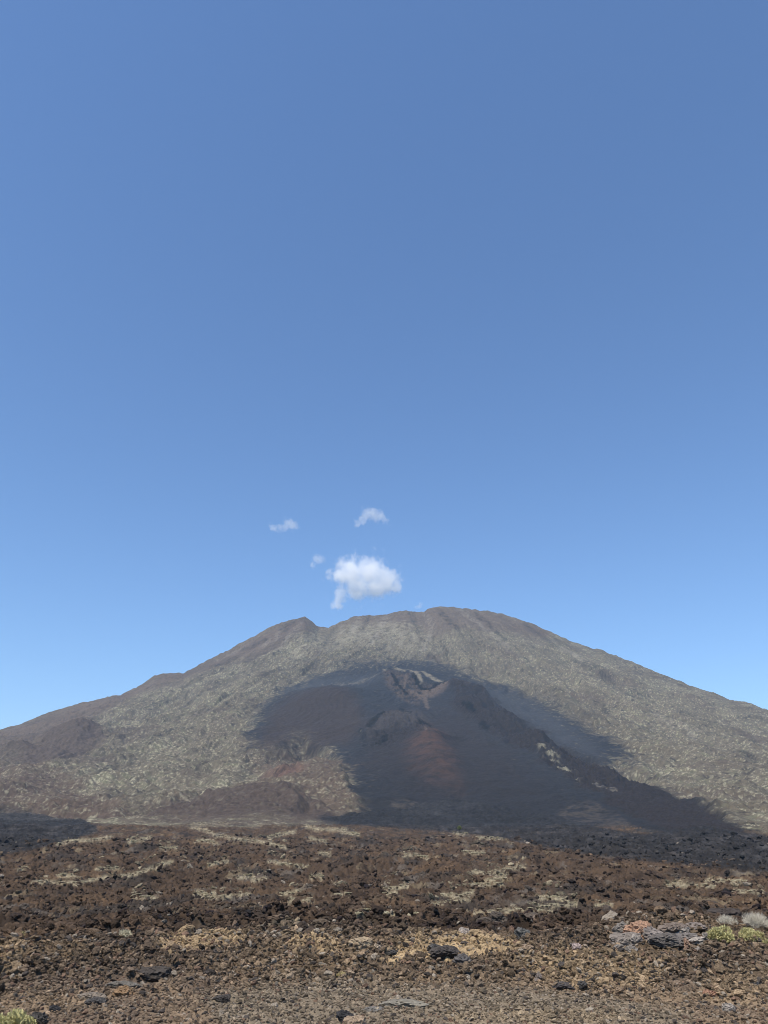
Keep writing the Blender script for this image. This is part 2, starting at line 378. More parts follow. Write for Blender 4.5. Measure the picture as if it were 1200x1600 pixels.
STRIPS = [[(90, 1318), (120, 1313), (150, 1312), (175, 1307)], [(200, 1316), (215, 1314), (235, 1308)], [(250, 1326), (275, 1325)],
          [(152, 1357), (185, 1356)], [(190, 1369), (210, 1366), (235, 1358), (255, 1350), (270, 1346)], [(90, 1367), (118, 1369)],
          [(50, 1379), (70, 1377), (120, 1380), (140, 1377), (165, 1371)], [(208, 1400), (225, 1402), (245, 1404)], [(28, 1360), (40, 1356)],
          [(300, 1292), (320, 1297), (335, 1304), (360, 1309), (385, 1313), (410, 1315), (430, 1320), (447, 1324)], [(300, 1286), (328, 1287), (360, 1285)],
          [(305, 1315), (320, 1313), (340, 1318)], [(420, 1308), (440, 1303), (460, 1300)], [(478, 1291), (500, 1296), (540, 1296)], [(485, 1310), (510, 1315)],
          [(535, 1300), (560, 1304)], [(325, 1350), (345, 1348), (355, 1346)], [(500, 1333), (515, 1334)], [(420, 1345), (440, 1349), (460, 1352), (482, 1353)],
          [(358, 1375), (375, 1371), (395, 1369)], [(395, 1377), (415, 1373)], [(485, 1370), (500, 1367), (502, 1373)], [(303, 1395), (320, 1397), (335, 1395)],
          [(305, 1400), (340, 1403), (360, 1399), (390, 1397)], [(435, 1398), (455, 1395), (470, 1392)], [(450, 1410), (460, 1405)], [(475, 1407), (488, 1407)],
          [(520, 1398), (545, 1398)], [(550, 1427), (580, 1428), (600, 1430), (625, 1430), (660, 1426)], [(600, 1390), (620, 1386), (637, 1384)], [(600, 1396), (620, 1395)],
          [(632, 1337), (650, 1336), (668, 1342)], [(725, 1333), (755, 1332)], [(743, 1309), (765, 1310), (787, 1310)], [(708, 1300), (730, 1302)],
          [(738, 1362), (760, 1363), (780, 1362), (795, 1358), (820, 1354)], [(760, 1375), (790, 1373)], [(775, 1369), (790, 1369)], [(737, 1382), (760, 1382), (785, 1382)],
          [(690, 1397), (715, 1400), (740, 1393)], [(675, 1412), (700, 1411), (715, 1406), (735, 1407)], [(742, 1428), (770, 1424), (790, 1423), (810, 1422), (840, 1423), (865, 1425)],
          [(845, 1417), (870, 1415), (900, 1412)], [(840, 1401), (865, 1402), (880, 1405)], [(1040, 1383), (1060, 1382), (1085, 1383), (1115, 1384)],
          [(1105, 1375), (1130, 1376), (1165, 1378)], [(1145, 1392), (1170, 1393), (1192, 1393)], [(930, 1415), (955, 1413)]]

# ---------------------------------------------------------------- colours of the land (surface colours, with rubble-gap and crater shade painted in)
def lerp(c, d, m):
    return c * (1 - m[:, None]) + np.asarray(d, np.float32)[None, :] * m[:, None]
def volcano_colour(px, py, x, y):
    n = x.size
    a1 = fbm(x / 160, y / 160, 4, 601, 0.6); a2 = fbm(x / 30, y / 30, 4, 611, 0.65); a3 = fbm(x / 9, y / 9, 3, 621, 0.7)
    c = np.tile(np.array([[0.132, 0.110, 0.078]], np.float32), (n, 1))
    c *= (1 + 0.35 * a2 + 0.25 * a1)[:, None]
    # scattered bushes and pale pumice between dark blocks
    veg = 1 - np.maximum.reduce([0.72 * soft(px, py, x, y, P_LEFT_BARE, 12, 150, 12, 540), 0.55 * soft(px, py, x, y, P_SUMMIT, 12, 100, 10, 541),
                                 soft(px, py, x, y, P_CONE_L, 4, 80, 3, 542)])
    veg = np.clip(veg * (0.8 + 0.5 * a1), 0, 1.1)
    ct, cr_ = cone_coords(x, y)
    g = sstep(0.0, 0.35, fbm(ct / 22, cr_ / 14, 3, 631, 0.65) + 0.25 * a1 + 0.02)
    c = lerp(c, (0.158, 0.152, 0.094), g * 0.75 * veg)
    fl_ = ridged(ct / 60 + 0.6 * a1, cr_ / 300, 3, 655, 0.6)
    d = sstep(0.12, 0.4, fbm(ct / 26, cr_ / 15, 4, 651, 0.7) - 0.1 * a1 + 0.25 * (fl_ - 0.6))
    c = lerp(c, (0.042, 0.035, 0.030), d * 0.8)
    p = sstep(0.16, 0.32, fbm(ct / 7.5, cr_ / 4.8, 3, 641, 0.65) + 0.22 * a2 + 0.12 * a1 + 0.0)
    c = lerp(c, (0.44, 0.41, 0.28), p * 0.72 * veg)
    bare = np.maximum(soft(px, py, x, y, P_LEFT_BARE, 12, 150, 12, 540), 0.8 * soft(px, py, x, y, P_SUMMIT, 12, 100, 10, 541))
    c = lerp(c, (0.118, 0.084, 0.066), bare * 0.68)
    c = lerp(c, (0.060, 0.050, 0.038), 0.5 * sstep(0.66, 0.84, ridged(ct / 75 + 0.9 * a1, cr_ / 900, 3, 659, 0.55)) * sstep(-.5, .3, a2))
    br = sstep(0.05, 0.4, fbm(ct / 170, cr_ / 260, 4, 657, 0.6)) * (1 - 0.6 * p)
    c = lerp(c, (0.098, 0.076, 0.058), br * 0.72)
    c = lerp(c, (0.088, 0.058, 0.044), soft(px, py, x, y, [(-200, 1205), (60, 1202), (150, 1232), (215, 1272), (120, 1285), (-200, 1280)], 20, 60, 12, 566) * 0.65 * (1 - 0.6 * p))
    tp = soft(px, py, x, y, P_TOP_PALE, 14, 120, 10, 543)
    c = lerp(c, (0.27, 0.24, 0.175), tp * 0.65 * sstep(-0.3, 0.35, a2))
    c = lerp(c, (0.084, 0.062, 0.050), soft(px, py, x, y, P_CONE_L, 9, 60, 12, 542) * 0.85)
    # brown foot slopes
    bf = soft(px, py, x, y, P_BROWN_FOOT, 24, 70, 16, 544) * (1 - 0.5 * p)
    c = lerp(c, (0.098, 0.068, 0.050), bf * 0.66)
    df = soft(px, py, x, y, P_DARK_FOOT, 14, 50, 9, 545)
    c = lerp(c, (0.066, 0.049, 0.041), df * 0.75)
    # ash and young lava
    sdk = poly_sd(*wob(px, py, x, y, 20, 60, 530), P_DARK)
    dk = sstep(-13, 11, sdk + 9 * a3)
    intr = sstep(0.20, 0.34, 0.55 * fbm(ct / 16, cr_ / 9, 3, 671, 0.6) + 0.36 * np.exp(-np.maximum(sdk, 0) / 17) - 0.04) * (py < 1235)
    dk = dk * (1 - 0.75 * intr)
    spill = sstep(-55, 0, poly_sd(*wob(px, py, x, y, 15, 70, 530), P_DARK)) * (1 - dk) * sstep(0.0, 0.3, a2 + 0.3 * a3)
    dk = np.maximum(dk, spill * 0.45 * (py < 1230))
    ash = np.array([0.026, 0.0265, 0.0295])
    c = lerp(c, ash, dk * (1 - 0.12 * sstep(.25, .5, a2)))
    fleck = sstep(0.36, 0.5, fbm(x / 26, y / 16, 3, 661, 0.6) + 0.10 * a1) * dk
    c = lerp(c, (0.12, 0.115, 0.10), fleck * 0.10)
    c = lerp(c, (0.030, 0.0225, 0.020), soft(px, py, x, y, [(590, 1125), (720, 1105), (800, 1180), (880, 1250), (760, 1255), (640, 1250), (560, 1200)], 18, 70, 30, 563) * 0.58)
    c = lerp(c, (0.042, 0.031, 0.026), soft(px, py, x, y, P_BROWN_DOME, 16, 80, 16, 546) * 0.85)
    c = lerp(c, (0.135, 0.080, 0.057), soft(px, py, x, y, P_RED1, 10, 40, 12, 547) * 0.88)
    c = lerp(c, (0.088, 0.050, 0.036), soft(px, py, x, y, P_RED2, 14, 50, 18, 548) * 0.8 * sstep(-.5, .3, a2))
    c = lerp(c, (0.120, 0.092, 0.084), soft(px, py, x, y, P_RED3, 6, 50, 4, 549) * 0.85)
    vent = soft(px, py, x, y, [(596, 1057), (640, 1062), (660, 1072), (690, 1074), (722, 1068), (728, 1080), (700, 1088), (668, 1092), (650, 1102), (626, 1094), (604, 1078)], 5, 30, 4, 555)
    c = lerp(c, (0.080, 0.061, 0.051), vent * 0.8 * sstep(-.25, .1, a2 + a3 * .6))
    c = lerp(c, (0.050, 0.052, 0.057), np.maximum(soft(px, py, x, y, P_ASH_LIGHT, 12, 60, 16, 561), soft(px, py, x, y, P_ASH_LIGHT2, 12, 60, 12, 562)) * dk * 0.8)
    c = lerp(c, (0.019, 0.0185, 0.019), sstep(1150, 1260, py + 40 * a1) * dk * 0.6)
    c = lerp(c, (0.058, 0.050, 0.047), soft(px, py, x, y, [(568, 1142), (608, 1117), (650, 1112), (670, 1128), (640, 1137), (600, 1141), (576, 1157)], 6, 40, 6, 564) * 0.7)
    fl = soft(px, py, x, y, P_FLOW, 14, 90, 5, 510)
    c = lerp(c, (0.027, 0.022, 0.021), fl * 0.85)
    qx, qy = wob(px, py, x, y, 6, 22, 570)
    for L_, w_ in PALE_LINES:
        c = lerp(c, (0.25, 0.225, 0.18), (1 - sstep(w_ * 0.3, w_ * 1.3, line_dist(qx, qy, L_))) * 0.4 * sstep(-.3, .2, a2 + a3))
    for L_, w_ in DARK_LINES:
        c = lerp(c, (0.011, 0.010, 0.010), (1 - sstep(w_ * 0.3, w_ * 1.4, line_dist(qx, qy, L_))) * 0.6 * sstep(-.2, .2, a3 + a2))
    qx, qy = wob(px, py, x, y, 3, 22, 572)
    for LS, cc, kk in ((VENT_RED, (0.105, 0.080, 0.064), 0.8), (VENT_PALE, (0.27, 0.235, 0.17), 0.62), (VENT_DARK, (0.006, 0.0055, 0.0055), 0.95)):
        for L_, w_ in LS:
            c = lerp(c, cc, (1 - sstep(w_ * 0.35, w_ * 1.15, line_dist(qx, qy, L_))) * kk * sstep(-.7, -.1, a3 + a2))
    for k, P in enumerate(P_KIPUKA):
        m = soft(px, py, x, y, P, 9, 30, 3, 551 + k)
        c = lerp(c, (0.105, 0.085, 0.066) if k < 2 else (0.3, 0.28, 0.2), m * (0.4 * sstep(-.3, .3, a2 + a3) if k < 2 else 0.6 * sstep(-.1, .3, a2)))
    bl = mask_black(px, py, x, y)
    c = lerp(c, (0.022, 0.0215, 0.022), bl * (0.95 - 0.15 * sstep(.2, .5, a2)))
    c *= (1 + bl * (0.9 * sstep(-.1, .45, a1) + 0.8 * a3))[:, None]
    c *= (1 + 0.28 * a3 * (1 - 0.75 * dk))[:, None]
    return np.clip(c, 0.01, 0.8)
def strip_mask(px, py, x, y):
    n = x.size
    strip = np.zeros(n)
    qx, qy = wob(px, py, x, y, 5, 6, 760)
    for s in STRIPS:
        xs = [p[0] for p in s]; ys = [p[1] for p in s]
        sel = (px > min(xs) - 14) & (px < max(xs) + 14) & (py > min(ys) - 10) & (py < max(ys) + 10)
        if sel.any():
            d = line_dist(qx[sel], qy[sel] , s)
            strip[sel] = np.maximum(strip[sel], 1 - sstep(1.0, 4.8, d))
    return strip
def field_colour(px, py, x, y, r):
    n = x.size
    a1 = fbm(x / 26, y / 55, 4, 701, 0.6); a2 = fbm(x / 6, y / 10, 4, 711, 0.6); a3 = fbm(x / 1.1, y / 1.1, 3, 721, 0.6)
    c = np.tile(np.array([[0.074, 0.049, 0.032]], np.float32), (n, 1))
    c = lerp(c, (0.122, 0.078, 0.046), sstep(-0.05, 0.4, a1 + 0.4 * a2) * 0.8)
    c = lerp(c, (0.044, 0.036, 0.030), sstep(0.05, 0.35, fbm(x / 18, y / 38, 4, 731, 0.6)) * 0.85)
    c = lerp(c, (0.112, 0.094, 0.077), sstep(0.18, 0.4, fbm(x / 11, y / 22, 4, 741, 0.65)) * 0.75)
    c = lerp(c, (0.026, 0.018, 0.013), sstep(0.1, 0.45, -a2) * 0.75)
    tan = sstep(0.2, 0.42, fbm(x / 9, y / 16, 4, 751, 0.65) + 0.2 * a2)
    c = lerp(c, (0.21, 0.165, 0.105), tan * 0.55)
    strip = strip_mask(px, py, x, y)
    c = lerp(c, (0.36, 0.31, 0.205), strip * 0.72 * sstep(-0.35, 0.15, a3 + a2 * .5))
    far_ = r > 560
    if far_.any():
        m = np.where(px[far_] > 985 + 60 * a2[far_], sstep(570, 620, r[far_]), sstep(735, 835, r[far_] + 50 * a1[far_]))
        c[far_] = c[far_] * (1 - m[:, None]) + volcano_colour(px[far_], py[far_], x[far_], y[far_]) * m[:, None]
    bl = mask_black(px, py, x, y)
    c = lerp(c, np.array([0.022, 0.0215, 0.022]), bl * 0.93)
    c *= (1 + bl * (1.1 * sstep(-.1, .45, fbm(x / 16, y / 30, 4, 781, 0.65)) + 0.9 * a2))[:, None]
    b2 = fbm(x / 3.2, y / 3.2, 3, 771, 0.65)
    c = c * (1 + 0.35 * a3 * (1 - sstep(100, 300, r)) + (0.2 + 0.45 * sstep(80, 300, r)) * b2)[:, None]
    return np.clip(c, 0.012, 0.7)
N_GREY = [[(300, 1560), (420, 1535), (560, 1535), (700, 1545), (830, 1545), (960, 1560), (1080, 1580), (1090, 1640), (340, 1640), (330, 1580)]]
def ground_colour(px, py, x, y):
    n = x.size
    a1 = fbm(x / 2.2, y / 2.2, 3, 801, 0.6); a2 = fbm(x / 0.5, y / 0.5, 3, 811, 0.6); a3 = fbm(x / 0.07, y / 0.07, 2, 821)
    c = np.tile(np.array([[0.215, 0.155, 0.102]], np.float32), (n, 1))
    c = lerp(c, (0.285, 0.20, 0.120), sstep(-0.1, 0.45, a1) * 0.7)
    c = lerp(c, (0.125, 0.090, 0.066), sstep(0.0, 0.45, -a1 + a2 * 0.5) * 0.7)
    qx, qy = px + 12 * a2 + 10 * a1, py + 5 * a2
    gm = np.zeros(n)
    for P in N_GREY: gm = np.maximum(gm, sstep(-10, 14, poly_sd(qx, qy, P)))
    c = lerp(c, (0.212, 0.170, 0.120), gm * 0.85)
    c *= 1 - 0.45 * sstep(11.0, 12.6, np.hypot(x, y) + 0.8 * a1)[:, None]  # shade in the gaps of the rubble, painted as darker ground
    for q_, (P, k) in enumerate(N_TAN):
        k = k if q_ < 3 else k * 0.45
        c = lerp(c, (0.50, 0.36, 0.20), sstep(-6, 8, poly_sd(qx, qy, P)) * k * (0.75 + 0.25 * sstep(-.3, .3, a2)))
    far = sstep(15.4, 17.0, np.hypot(x, y) + 0.6 * a1)
    c = lerp(c, (0.055, 0.036, 0.024), far * 0.9)
    c *= (1 + 0.3 * a3)[:, None]
    return np.clip(c, 0.015, 0.7)

# ---------------------------------------------------------------- materials
def new_mat(name):
    m = bpy.data.materials.new(name); m.use_nodes = True
    nt = m.node_tree
    for n in list(nt.nodes): nt.nodes.remove(n)
    return m, nt
def N(nt, t, **kw):
    n = nt.nodes.new(t)
    for k, v in kw.items(): setattr(n, k, v)
    return n
def land_material(name, scale, detail, bump_d, rough=0.95, contrast=(0.7, 1.3)):
    m, nt = new_mat(name)
    out = N(nt, 'ShaderNodeOutputMaterial'); b = N(nt, 'ShaderNodeBsdfPrincipled')
    b.inputs['Roughness'].default_value = rough
    b.inputs['Specular IOR Level'].default_value = 0.15
    at = N(nt, 'ShaderNodeAttribute', attribute_name='col')
    tc = N(nt, 'ShaderNodeTexCoord')
    no = N(nt, 'ShaderNodeTexNoise'); no.inputs['Scale'].default_value = scale; no.inputs['Detail'].default_value = detail; no.inputs['Roughness'].default_value = 0.65
    mr = N(nt, 'ShaderNodeMapRange'); mr.inputs[1].default_value = 0.3; mr.inputs[2].default_value = 0.7
    mr.inputs[3].default_value = contrast[0]; mr.inputs[4].default_value = contrast[1]
    mul = N(nt, 'ShaderNodeVectorMath', operation='MULTIPLY')
    nt.links.new(tc.outputs['Object'], no.inputs['Vector'])
    nt.links.new(no.outputs[0], mr.inputs[0])
    nt.links.new(at.outputs['Color'], mul.inputs[0]); nt.links.new(mr.outputs[0], mul.inputs[1])
    nt.links.new(mul.outputs[0], b.inputs['Base Color'])
    bp = N(nt, 'ShaderNodeBump'); bp.inputs['Strength'].default_value = 0.6; bp.inputs['Distance'].default_value = bump_d
    nt.links.new(no.outputs[0], bp.inputs['Height']); nt.links.new(bp.outputs[0], b.inputs['Normal'])
    nt.links.new(b.outputs[0], out.inputs[0])
    return m
MAT_VOLCANO = land_material('volcano_slopes', 0.16, 6, 2.5)
MAT_FIELD = land_material('lava_clinker', 3.0, 6, 0.12, contrast=(0.6, 1.4))
MAT_GROUND = land_material('scoria_gravel', 45.0, 5, 0.01, contrast=(0.6, 1.4))
def rock_material():
    m, nt = new_mat('lava_rock')
    out = N(nt, 'ShaderNodeOutputMaterial'); b = N(nt, 'ShaderNodeBsdfPrincipled')
    b.inputs['Roughness'].default_value = 0.9; b.inputs['Specular IOR Level'].default_value = 0.2
    at = N(nt, 'ShaderNodeAttribute', attribute_name='tint', attribute_type='INSTANCER')
    tc = N(nt, 'ShaderNodeTexCoord')
    no = N(nt, 'ShaderNodeTexNoise'); no.inputs['Scale'].default_value = 2.2; no.inputs['Detail'].default_value = 6; no.inputs['Roughness'].default_value = 0.7
    mr = N(nt, 'ShaderNodeMapRange'); mr.inputs[1].default_value = 0.3; mr.inputs[2].default_value = 0.7; mr.inputs[3].default_value = 0.55; mr.inputs[4].default_value = 1.45
    vo = N(nt, 'ShaderNodeTexVoronoi'); vo.inputs['Scale'].default_value = 9.0
    mul = N(nt, 'ShaderNodeVectorMath', operation='MULTIPLY')
    nt.links.new(tc.outputs['Object'], no.inputs['Vector']); nt.links.new(tc.outputs['Object'], vo.inputs['Vector'])
    nt.links.new(no.outputs[0], mr.inputs[0])
    nt.links.new(at.outputs['Color'], mul.inputs[0]); nt.links.new(mr.outputs[0], mul.inputs[1])
    nt.links.new(mul.outputs[0], b.inputs['Base Color'])
    bp = N(nt, 'ShaderNodeBump'); bp.inputs['Strength'].default_value = 0.5; bp.inputs['Distance'].default_value = 0.06
    ad = N(nt, 'ShaderNodeMath', operation='ADD')
    nt.links.new(no.outputs[0], ad.inputs[0]); nt.links.new(vo.outputs['Distance'], ad.inputs[1])
    nt.links.new(ad.outputs[0], bp.inputs['Height']); nt.links.new(bp.outputs[0], b.inputs['Normal'])
    nt.links.new(b.outputs[0], out.inputs[0])
    return m
MAT_ROCK = rock_material()
def leaf_material(name, c1, c2):
    m, nt = new_mat(name)
    out = N(nt, 'ShaderNodeOutputMaterial'); b = N(nt, 'ShaderNodeBsdfPrincipled')
    b.inputs['Roughness'].default_value = 0.8; b.inputs['Specular IOR Level'].default_value = 0.15
    tc = N(nt, 'ShaderNodeTexCoord')
    no = N(nt, 'ShaderNodeTexNoise'); no.inputs['Scale'].default_value = 6.0; no.inputs['Detail'].default_value = 4
    ra = N(nt, 'ShaderNodeValToRGB')
    ra.color_ramp.elements[0].position = 0.35; ra.color_ramp.elements[1].position = 0.65
    ra.color_ramp.elements[0].color = (*c1, 1); ra.color_ramp.elements[1].color = (*c2, 1)
    nt.links.new(tc.outputs['Object'], no.inputs['Vector']); nt.links.new(no.outputs[0], ra.inputs[0]); nt.links.new(ra.outputs[0], b.inputs['Base Color'])
    nt.links.new(b.outputs[0], out.inputs[0])
    return m
MAT_YELLOW = leaf_material('yellow_green_leaves', (0.34, 0.31, 0.13), (0.56, 0.51, 0.26))
MAT_PALE = leaf_material('pale_dry_twigs', (0.36, 0.32, 0.21), (0.60, 0.54, 0.38))
MAT_GREY = leaf_material('grey_dead_twigs', (0.42, 0.38, 0.30), (0.66, 0.60, 0.48))
MAT_STRAW = leaf_material('straw_grass', (0.34, 0.27, 0.13), (0.55, 0.45, 0.22))
MAT_PINE = leaf_material('pine_needles', (0.09, 0.11, 0.04), (0.17, 0.18, 0.06))
MAT_WOOD = leaf_material('grey_brown_bark', (0.10, 0.075, 0.055), (0.19, 0.15, 0.12))

# ---------------------------------------------------------------- the setting: meshes on a fan of rays from the viewpoint
def grid_faces(nr, nc):
    i = np.arange(nr - 1)[:, None] * nc + np.arange(nc - 1)[None, :]
    return np.stack([i, i + 1, i + nc + 1, i + nc], -1).reshape(-1, 4)
ALBEDO = 0.81
def mesh_obj(name, verts, faces, mat, col=None, smooth=True):
    me = bpy.data.meshes.new(name)
    used = np.unique(faces)
    if used.size < len(verts):
        remap = np.zeros(len(verts), np.int64); remap[used] = np.arange(used.size)
        verts = verts[used]; faces = remap[faces]
        if col is not None: col = col[used]
    me.vertices.add(len(verts)); me.vertices.foreach_set('co', np.ascontiguousarray(verts, np.float32).ravel())
    k = faces.shape[1]
    me.loops.add(faces.size); me.loops.foreach_set('vertex_index', np.ascontiguousarray(faces, np.int32).ravel())
    me.polygons.add(len(faces)); me.polygons.foreach_set('loop_start', np.arange(0, faces.size, k, dtype=np.int32))
    me.update(calc_edges=True)
    me.polygons.foreach_set('use_smooth', np.full(len(faces), smooth, bool))
    if col is not None:
        a = me.attributes.new('col', 'FLOAT_COLOR', 'POINT')
        a.data.foreach_set('color', np.ascontiguousarray(np.concatenate([col * ALBEDO, np.ones((len(col), 1))], 1), np.float32).ravel())
    me.materials.append(mat)
    o = bpy.data.objects.new(name, me); COL.objects.link(o)
    return o
AZ_HALF = math.radians(42)
NC = 1380
AZS = np.linspace(-AZ_HALF, AZ_HALF, NC)
def fan(rs):
    R, A = np.meshgrid(rs, AZS, indexing='ij')
    A = A.ravel(); R = R.ravel()
    z = pmap(land, A, R)
    X = np.sin(A) * R; Y = np.cos(A) * R
    px, py = project(X, Y, land_smooth(A, R) if rs[0] > 800 else z)
    return A, R, X, Y, z, px, py
R0, R1, R2, R3 = 5.0, 19.0, 840.0, 9000.0
# near gravel
rs = np.geomspace(R0, R1, 850)
A, R, X, Y, Z, PX, PY = fan(rs)
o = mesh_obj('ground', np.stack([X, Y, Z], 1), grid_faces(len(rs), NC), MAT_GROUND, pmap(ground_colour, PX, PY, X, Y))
o['kind'] = 'structure'
# lava field, the black young flow split from it
rs = np.geomspace(R1, R2, 1500)
A, R, X, Y, Z, PX, PY = fan(rs)
cf = pmap(field_colour, PX, PY, X, Y, R)
w = sstep(19, 24, R)[:, None]
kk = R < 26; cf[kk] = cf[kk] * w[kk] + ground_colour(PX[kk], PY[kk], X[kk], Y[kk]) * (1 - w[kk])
F = grid_faces(len(rs), NC)
bm_ = mask_black(PX, PY, X, Y) > 0.5
fb = bm_[F].mean(1) > 0.5
V = np.stack([X, Y, Z], 1)
o = mesh_obj('lava_field', V, F[~fb], MAT_FIELD, cf); o['kind'] = 'structure'
flowV, flowF, flowC = [V], [F[fb]], [cf]
# volcano
rs = np.concatenate([np.linspace(R2, 3720, 1000), np.geomspace(3740, R3, 70)])
A, R, X, Y, Z, PX, PY = fan(rs)
cv = pmap(volcano_colour, PX, PY, X, Y)
F = grid_faces(len(rs), NC)
bm_ = (mask_black(PX, PY, X, Y) > 0.5) & (R < 1800)
fb = bm_[F].mean(1) > 0.5
V = np.stack([X, Y, Z], 1)
o = mesh_obj('mountain', V, F[~fb], MAT_VOLCANO, cv); o['kind'] = 'structure'
flowF.append(F[fb] + len(flowV[0])); flowV.append(V); flowC.append(cv)
o = mesh_obj('lava_flow', np.concatenate(flowV), np.concatenate(flowF), MAT_VOLCANO, np.concatenate(flowC)); o['kind'] = 'structure'
del flowV, flowF, flowC, V, F
# the rest of the land all round, out to the horizon
az2 = np.linspace(AZ_HALF, 2 * math.pi - AZ_HALF, 260); az2w = (az2 + math.pi) % (2 * math.pi) - math.pi
rs = np.geomspace(R0, R3, 260)
Rg, Ag = np.meshgrid(rs, az2w, indexing='ij'); Rg = Rg.ravel(); Ag = Ag.ravel()
Xg = np.sin(Ag) * Rg; Yg = np.cos(Ag) * Rg
zg = land(Ag, Rg)
pg = np.full(Rg.shape, -900.0)
w = sstep(15.6, 17.6, Rg)[:, None]; w2 = sstep(760, 860, Rg)[:, None]
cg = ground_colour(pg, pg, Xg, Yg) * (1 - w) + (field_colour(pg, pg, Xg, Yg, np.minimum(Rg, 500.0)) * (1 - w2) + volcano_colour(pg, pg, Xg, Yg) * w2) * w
o = mesh_obj('terrain', np.stack([Xg, Yg, zg], 1), grid_faces(len(rs), 260), MAT_FIELD, cg); o['kind'] = 'structure'
th = np.linspace(0, 2 * math.pi, 121)[:-1]
rr_ = np.array([0.01, 1.5, 3.0, R0 + 0.02])
Xd = (np.sin(th)[None] * rr_[:, None]).ravel(); Yd = (np.cos(th)[None] * rr_[:, None]).ravel()
i = (np.arange(3)[:, None] * 120 + np.arange(120)[None]); j = np.arange(3)[:, None] * 120 + (np.arange(120)[None] + 1) % 120
Fd = np.stack([i, j, j + 120, i + 120], -1).reshape(-1, 4)
o = mesh_obj('path', np.stack([Xd, Yd, np.full(Xd.shape, -0.004)], 1), Fd, MAT_GROUND, np.tile(np.array([[0.15, 0.125, 0.1]], np.float32), (Xd.size, 1))); o['kind'] = 'structure'

# ---------------------------------------------------------------- placing things on the land
def land1(x, y):
    x = np.atleast_1d(np.asarray(x, float)); y = np.atleast_1d(np.asarray(y, float))
    return pmap(land, np.arctan2(x, y), np.hypot(x, y))
def drop_many(px, py, rmin, rmax, n=1600):
    px = np.asarray(px, float); py = np.asarray(py, float)
    az, el = pix_azel(px, py)
    r = np.geomspace(rmin, rmax, n)
    A = np.repeat(az, n); R_ = np.tile(r, len(az))
    z = pmap(land, A, R_).reshape(len(az), n)
    hit = z >= EYE_Z + np.tan(el)[:, None] * r[None]
    k = np.where(hit.any(1), hit.argmax(1), n - 1)
    return np.sin(az) * r[k], np.cos(az) * r[k], z[np.arange(len(az)), k], r[k]
def drop(px, py, rmin=7.0, rmax=1500.0):
    """the first point of the land seen along a direction"""
    az, el = pix_azel(px, py)
    r = np.geomspace(rmin, rmax, 3000)
    z = land(np.full(r.shape, float(az)), r)
    hit = np.nonzero(z >= EYE_Z + math.tan(float(el)) * r)[0]
    k = hit[0] if len(hit) else len(r) - 1
    return float(math.sin(az) * r[k]), float(math.cos(az) * r[k]), float(z[k]), float(r[k])
def tag(o, label, cat, group=None):
    o['label'] = label; o['category'] = cat
    if group: o['group'] = group
def ico(sub):
    bm = bmesh.new(); bmesh.ops.create_icosphere(bm, subdivisions=sub, radius=1.0)
    v = np.array([p.co[:] for p in bm.verts]); f = np.array([[q.index for q in p.verts] for p in bm.faces]); bm.free()
    return v, f
ICO4 = ico(4); ICO3 = ico(3)
def rock_mesh(name, seed, flat=0.7, planes=16, rough=0.10, icos=ICO3):
    rg = np.random.default_rng(seed)
    v, f = icos
    nrm = rg.normal(size=(planes, 3)); nrm /= np.linalg.norm(nrm, axis=1)[:, None]
    dd = rg.uniform(0.62, 1.0, planes)
    dots = v @ nrm.T
    rad = np.min(np.where(dots > 0.05, dd[None] / np.maximum(dots, 0.05), 9), axis=1)
    rad = np.minimum(rad, 1.15)
    p = v * rad[:, None]
    nz = fbm(p[:, 0] * 2.3 + p[:, 2] * 1.7 + seed, p[:, 1] * 2.3 - p[:, 2] * 1.3, 4, seed, 0.65)
    n2 = np.abs(perlin(p[:, 0] * 4.1 - p[:, 2] * 3.1, p[:, 1] * 4.1 + p[:, 2] * 2.7, seed + 5))
    p = p * (1 + rough * 1.6 * nz - rough * 0.9 * (n2 < 0.08))[:, None]
    p *= np.array([1.0, rg.uniform(0.65, 0.95), flat * rg.uniform(0.75, 1.05)])
    me = bpy.data.meshes.new(name)
    me.from_pydata(p.tolist(), [], f.tolist()); me.update()
    for q in me.polygons: q.use_smooth = False
    me.materials.append(MAT_ROCK)
    return me
ROCKS = [rock_mesh('rock', 100 + k, 0.55 + 0.06 * (k % 6), 9 + (k % 5) * 2, 0.16 + 0.04 * (k % 4)) for k in range(14)]
BIGROCKS = [rock_mesh('boulder', 300 + k, (0.4, 0.55, 0.7, 0.8)[k % 4], 8 + k, 0.2, ICO4) for k in range(8)]
def put_rock(name, me, x, y, z, sx, sy, sz, rot, tint, label, cat, group=None, sink=0.25):
    o = bpy.data.objects.new(name, me); COL.objects.link(o)
    o.location = (x, y, z + sz * (0.5 - sink)); o.scale = (sx, sy, sz); o.rotation_euler = rot
    o['tint'] = [float(t) for t in tint]
    tag(o, label, cat, group)
    return o
